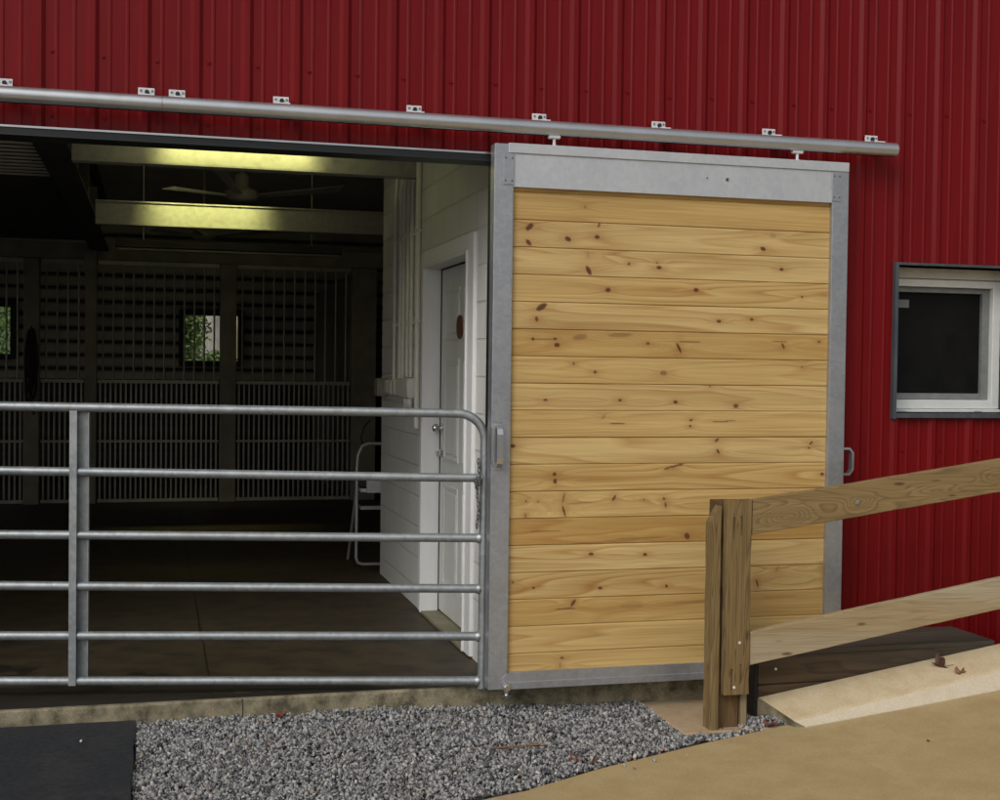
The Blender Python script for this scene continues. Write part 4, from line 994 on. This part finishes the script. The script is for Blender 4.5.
def frail(za, zb, slope, x0, x1, y0, mats, n=40):
    m = MB()
    for i in range(n + 1):
        x = lerp(x0, x1, i / n); j = random.uniform(-.001, .001); d = slope * (x - x0)
        m.v += [(x, y0, za + d + .003 + j), (x, y0, zb + d - .003 + j), (x, y0 + .003, zb + d + j), (x, y0 + .036, zb + d + j), (x, y0 + .038, za + d + j), (x, y0 + .003, za + d + j)]
    for i in range(n):
        for k in range(6):
            a = i * 6 + k; c_ = i * 6 + (k + 1) % 6; m.f.append((a, c_, c_ + 6, a + 6)); m.sm.append(False); m.mi.append(0)
    m.f += [tuple(range(6)), tuple(n * 6 + k for k in range(6))]; m.sm += [False] * 2; m.mi += [0] * 2
    return m.build('rail', mats, fn)
r1 = frail(.816, .984, .139, 2.7875, 6.6, -.600, RAILM)
tag(r1, 'darker upper rail with oval grain and a metal bolt')
r2 = frail(.186, .346, .160, 2.7875, 6.6, -.600, RAILP)
tag(r2, 'paler lower rail')
m = MB(); m.tube([(3.345, -.601, .968), (3.345, -.608, .968)], .012, 10); m.build('bolt', CHROME, r1)
post(3.55, .25, 1.52)

# dark timber landing between kerb and wall
dk = thing('timber_landing', (3.6, -.2, -.12), 'dark stained timber landing boxed in between the kerb and the barn wall', 'landing')
for i_, (za, zb) in enumerate(((-.122, .036), (.040, .180))):
    m = MB(); m.box(2.925, 4.281, -.412, -.372, za, zb, .003); m.build('side_plank', DECKM, dk)
    m = MB(); m.box(4.243, 4.281, -.370, -.026, za, zb, .003); m.build('end_plank', DECKM, dk)
m = MB(); m.box(2.905, 2.922, -.414, -.330, -.122, .180, .003); m.build('corner_batten', BLACK, dk)
for k in range(3):
    y0 = -.413 + k * .131; m = MB(); m.box(2.925, 4.283, y0, y0 + .126, .1805, .206, .003); m.build('deck_board', DECKT, dk)
m = MB(); m.tube([(3.02, -.4125, .115), (3.02, -.416, .115)], .007, 8); m.build('nail', WHITEST, dk)

# ================================================================ rubber mat
m = MB(); n = 24; P = []
for i in range(n + 1): P.append((lerp(-1.90, -.070, i / n), -.012 + .003 * math.sin(i * 1.3) - .0012 * i * 0))
for i in range(n + 1): P.append((-.070 - .010 * i / n + .0035 * math.sin(i * .9), lerp(-.014, -1.84, (i + .5) / (n + 1))))
for i in range(n + 1): P.append((lerp(-.078, -1.90, (i + .5) / (n + 1)), -1.84))
m.prism(P, 'z', -.098, -.070)
nt_ = MATM.node_tree; b_ = nt_.nodes['Principled BSDF']; s_ = b_.inputs['Base Color'].links[0].from_socket
rd_ = ramp(nt_, [(.5, (0, 0, 0)), (.8, (.35, .35, .35))]); L(nt_, noise(nt_, coords(nt_), 3.2, 9, .7), rd_.inputs[0]); L(nt_, mixc(nt_, rd_.outputs[0], s_, (.11, .10, .085)), b_.inputs['Base Color'])
tag(m.build('rubber_mat', MATM), 'black rubber stall mat lying on the gravel before the doorway', 'mat')
m = MB(); m.tube([(-.30, -.33, -.068), (-.296, -.332, -.060)], [.006, .004], 6)
tag(m.build('pebble', simple('white_pebble', (.6, .6, .6), (.7, .7, .7))), 'tiny white stone chip lying on the black mat', 'pebble')

# ================================================================ fallen leaves
def leaf(x, y, z, s, rot, material, label, curl=.3, lob=5, tilt=0.0):
    m = MB(); n = 40; ring = []
    for k in range(n):
        a = 2 * math.pi * k / n; rr_ = s * (.50 + .42 * abs(math.cos(a * lob / 2)) ** 1.2) * (1 + .1 * random.random())
        u, w = rr_ * math.cos(a), rr_ * .8 * math.sin(a)
        h = curl * (w * w) / s * 1.6 + tilt * u + .10 * s * math.sin(3 * a + 1)
        c, s_ = math.cos(rot), math.sin(rot)
        ring.append((x + u * c - w * s_, y + u * s_ + w * c, z + .004 + max(0, h)))
    cen = (x, y, z + .003)
    V = [cen] + ring; V2 = [(p[0], p[1], p[2] - .0012) for p in V]
    m.add(V, [(0, 1 + k, 1 + (k + 1) % n) for k in range(n)]); m.add(V2, [(0, 1 + (k + 1) % n, 1 + k) for k in range(n)])
    m.add(V[1:] + V2[1:], [(k, (k+1) % n, n + (k+1) % n, n + k) for k in range(n)])
    c, s_ = math.cos(rot), math.sin(rot)
    m.tube([(x - s * .3 * c, y - s * .3 * s_, z + .006), (x - s * 1.5 * c, y - s * 1.5 * s_, z + .010 + s * .2)], .0012, 5)
    return tag(m.build('fallen_leaf', material, recalc=False), label, 'leaf', 'fallen leaves')
def kt(x, y):   # kerb top height
    t = (-.42 - y) / .19; return lerp(kz(x), zw(x) + .004 + .030 + .055 * min(1, max(0, (x - 3.005) / 1.15)), t)
leaf(3.90, -.50, kt(3.90, -.50), .048, 2.9, LEAFD, 'dark curled leaf on the kerb, upper of the pair', 1.5, 4, .45)
leaf(3.97, -.575, kt(3.97, -.575), .034, .2, LEAFB, 'pinkish brown leaf on the kerb, lower of the pair', 1.2, 3, .2)
leaf(1.845, -.79, -.160, .040, .8, LEAFR, 'bright rust red leaf on the gravel near the walk', .8, 5, .2)
leaf(1.905, -.86, -.166, .046, 2.1, LEAFD, 'dark maroon leaf next to the rust red one on the gravel', 1.0, 5, .2)
leaf(2.27, -.765, -.150, .040, .35, LEAFR, 'flat russet leaf at the gravel edge left of the post', .1, 2)
leaf(2.905, -.592, -.112, .045, .2, simple('dusty_rose_leaf', (.17, .055, .05), (.24, .09, .08), ns=40), 'dull rose leaf on the gravel at the end of the kerb', .3, 3)
leaf(.60, -.06, -.076, .036, 1.0, LEAFR, 'small dark red leaf on the gravel by the barn sill', .4, 5, .1)
leaf(1.73, -.60, -.138, .030, .0, LEAFB, 'narrow tan leaf lying among the stones in front of the door', .4, 2)
leaf(3.43, -1.12, zw(3.43), .010, .5, LEAFD, 'tiny dark leaf scrap on the tan concrete walk', .2, 3)
m = MB(); m.tube([(1.50, -.62, -.128), (1.62, -.625, -.124), (1.72, -.615, -.128)], .004, 6)
tag(m.build('twig', LEAFB), 'thin brown twig lying on the gravel in front of the sliding door', 'twig')

# ================================================================ greenery behind the barn
def crown(m, c, R, n, s):
    for _ in range(n):
        d = Vector((random.gauss(0, 1), random.gauss(0, 1), random.gauss(0, 1))).normalized() * (random.random() ** .45)
        p = Vector((c[0] + d.x * R[0], c[1] + d.y * R[1], c[2] + d.z * R[2]))
        a = Vector((random.gauss(0, 1), random.gauss(0, 1), random.gauss(0, 1))).normalized(); b = a.orthogonal().normalized()
        q = s * random.uniform(.6, 1.4); m.add([p - a * q, p + b * q * .5, p + a * q, p - b * q * .5], [(0, 1, 2, 3)])
def shrub(x, y, w, h, label, material=FOL, n=7000):
    g0 = gl(y); t = thing('shrub', (x, y, g0), label, 'shrub', 'shrubs behind the barn')
    m = MB(); 
    for k in range(5): crown(m, (x + random.uniform(-.4, .4) * w, y + random.uniform(-.3, .3) * w, g0 + h * (.35 + .35 * random.random())), (w * .45, w * .4, h * .35), n // 5, .055)
    m.build('foliage', material, t, recalc=False)
    m = MB()
    for k in range(4): m.tube([(x, y, g0 - .1), (x + random.uniform(-.3, .3) * w, y + random.uniform(-.2, .2) * w, g0 + h * .7)], [.03, .01], 6)
    m.build('stem', BARK, t)
shrub(-3.5, 21, 3.6, 3.6, 'tall bright green shrub seen through the left rear window', n=9000)
shrub(-1.2, 25, 2.6, 2.0, 'rounded shrub standing between the two rear windows')
shrub(.50, 19.5, .85, 3.2, 'narrow green shrub at the left of the lit rear window', n=3800)
shrub(1.05, 22, 1.0, .95, 'low mounded shrub under the tree behind the rear window', n=6000)
tr = thing('tree', (1.45, 27, gl(27)), 'broad grey-trunked tree seen through the lit rear window', 'tree')
m = MB(); m.tube([(1.45, 27, 1.6), (1.40, 27, 3), (1.48, 27, 4.4), (1.4, 27.2, 6.5)], [.34, .28, .25, .12], 12)
for k in range(5): m.tube([(1.45, 27, 4.2 + .4 * k), (1.45 + random.uniform(-2, 2), 27 + random.uniform(-1.5, 1.5), 5.8 + .4 * k)], [.14, .04], 7)
m.build('trunk', BARK, tr)
m = MB()
for k in range(9): crown(m, (1.45 + random.uniform(-2.2, 2.2), 27 + random.uniform(-1.5, 1.5), random.uniform(5.2, 7.4)), (1.3, 1.2, .9), 1500, .07)
m.build('crown', FOL2, tr, recalc=False)

# ================================================================ camera, light, render
f = 1297.4; yaw, pit, rol = [math.radians(a) for a in (14.967, -1.340, .720)]
fw = Vector((math.sin(yaw) * math.cos(pit), math.cos(yaw) * math.cos(pit), math.sin(pit))); rt = Vector((math.cos(yaw), -math.sin(yaw), 0)); up = rt.cross(fw)
rt2 = rt * math.cos(rol) + up * math.sin(rol); up2 = up * math.cos(rol) - rt * math.sin(rol)
cam = bpy.data.cameras.new('camera'); co = bpy.data.objects.new('camera', cam); C.objects.link(co)
cam.sensor_width = 36; cam.lens = f / 1000 * 36; cam.clip_start = .05; cam.clip_end = 1000
M = Matrix((rt2, up2, -fw)).transposed().to_4x4(); M.translation = Vector((0, -6.2985, 1.596)); co.matrix_world = M
scene.camera = co

w = bpy.data.worlds.new('World'); scene.world = w; w.use_nodes = True; nt = w.node_tree
bg = nt.nodes['Background']; sky = nt.nodes.new('ShaderNodeTexSky'); sky.sky_type = 'NISHITA'; sky.sun_disc = False
EL, AZ = math.radians(40), math.radians(222)      # sun behind and left of the camera, veiled by cloud
sky.sun_elevation = EL; sky.sun_rotation = AZ; sky.dust_density = 4.0; sky.air_density = 1.0; sky.ozone_density = 1.5
hs = nt.nodes.new('ShaderNodeHueSaturation'); hs.inputs['Saturation'].default_value = .28
nt.links.new(sky.outputs[0], hs.inputs['Color']); nt.links.new(hs.outputs[0], bg.inputs['Color']); bg.inputs['Strength'].default_value = .10
sun = bpy.data.lights.new('sun', 'SUN'); sun.energy = .7; sun.angle = math.radians(30); sun.color = (1, .96, .90)
so = bpy.data.objects.new('sun', sun); C.objects.link(so); so.location = (-5, -10, 12)
dirv = Vector((math.sin(AZ) * math.cos(EL), math.cos(AZ) * math.cos(EL), math.sin(EL)))
so.rotation_euler = (-dirv).to_track_quat('-Z', 'Y').to_euler()
scene.render.engine = 'CYCLES'
scene.view_settings.view_transform = 'Standard'; scene.view_settings.look = 'None'; scene.view_settings.exposure = 0.08; scene.view_settings.gamma = 1
scene.cycles.max_bounces = 6; scene.cycles.sample_clamp_indirect = 4
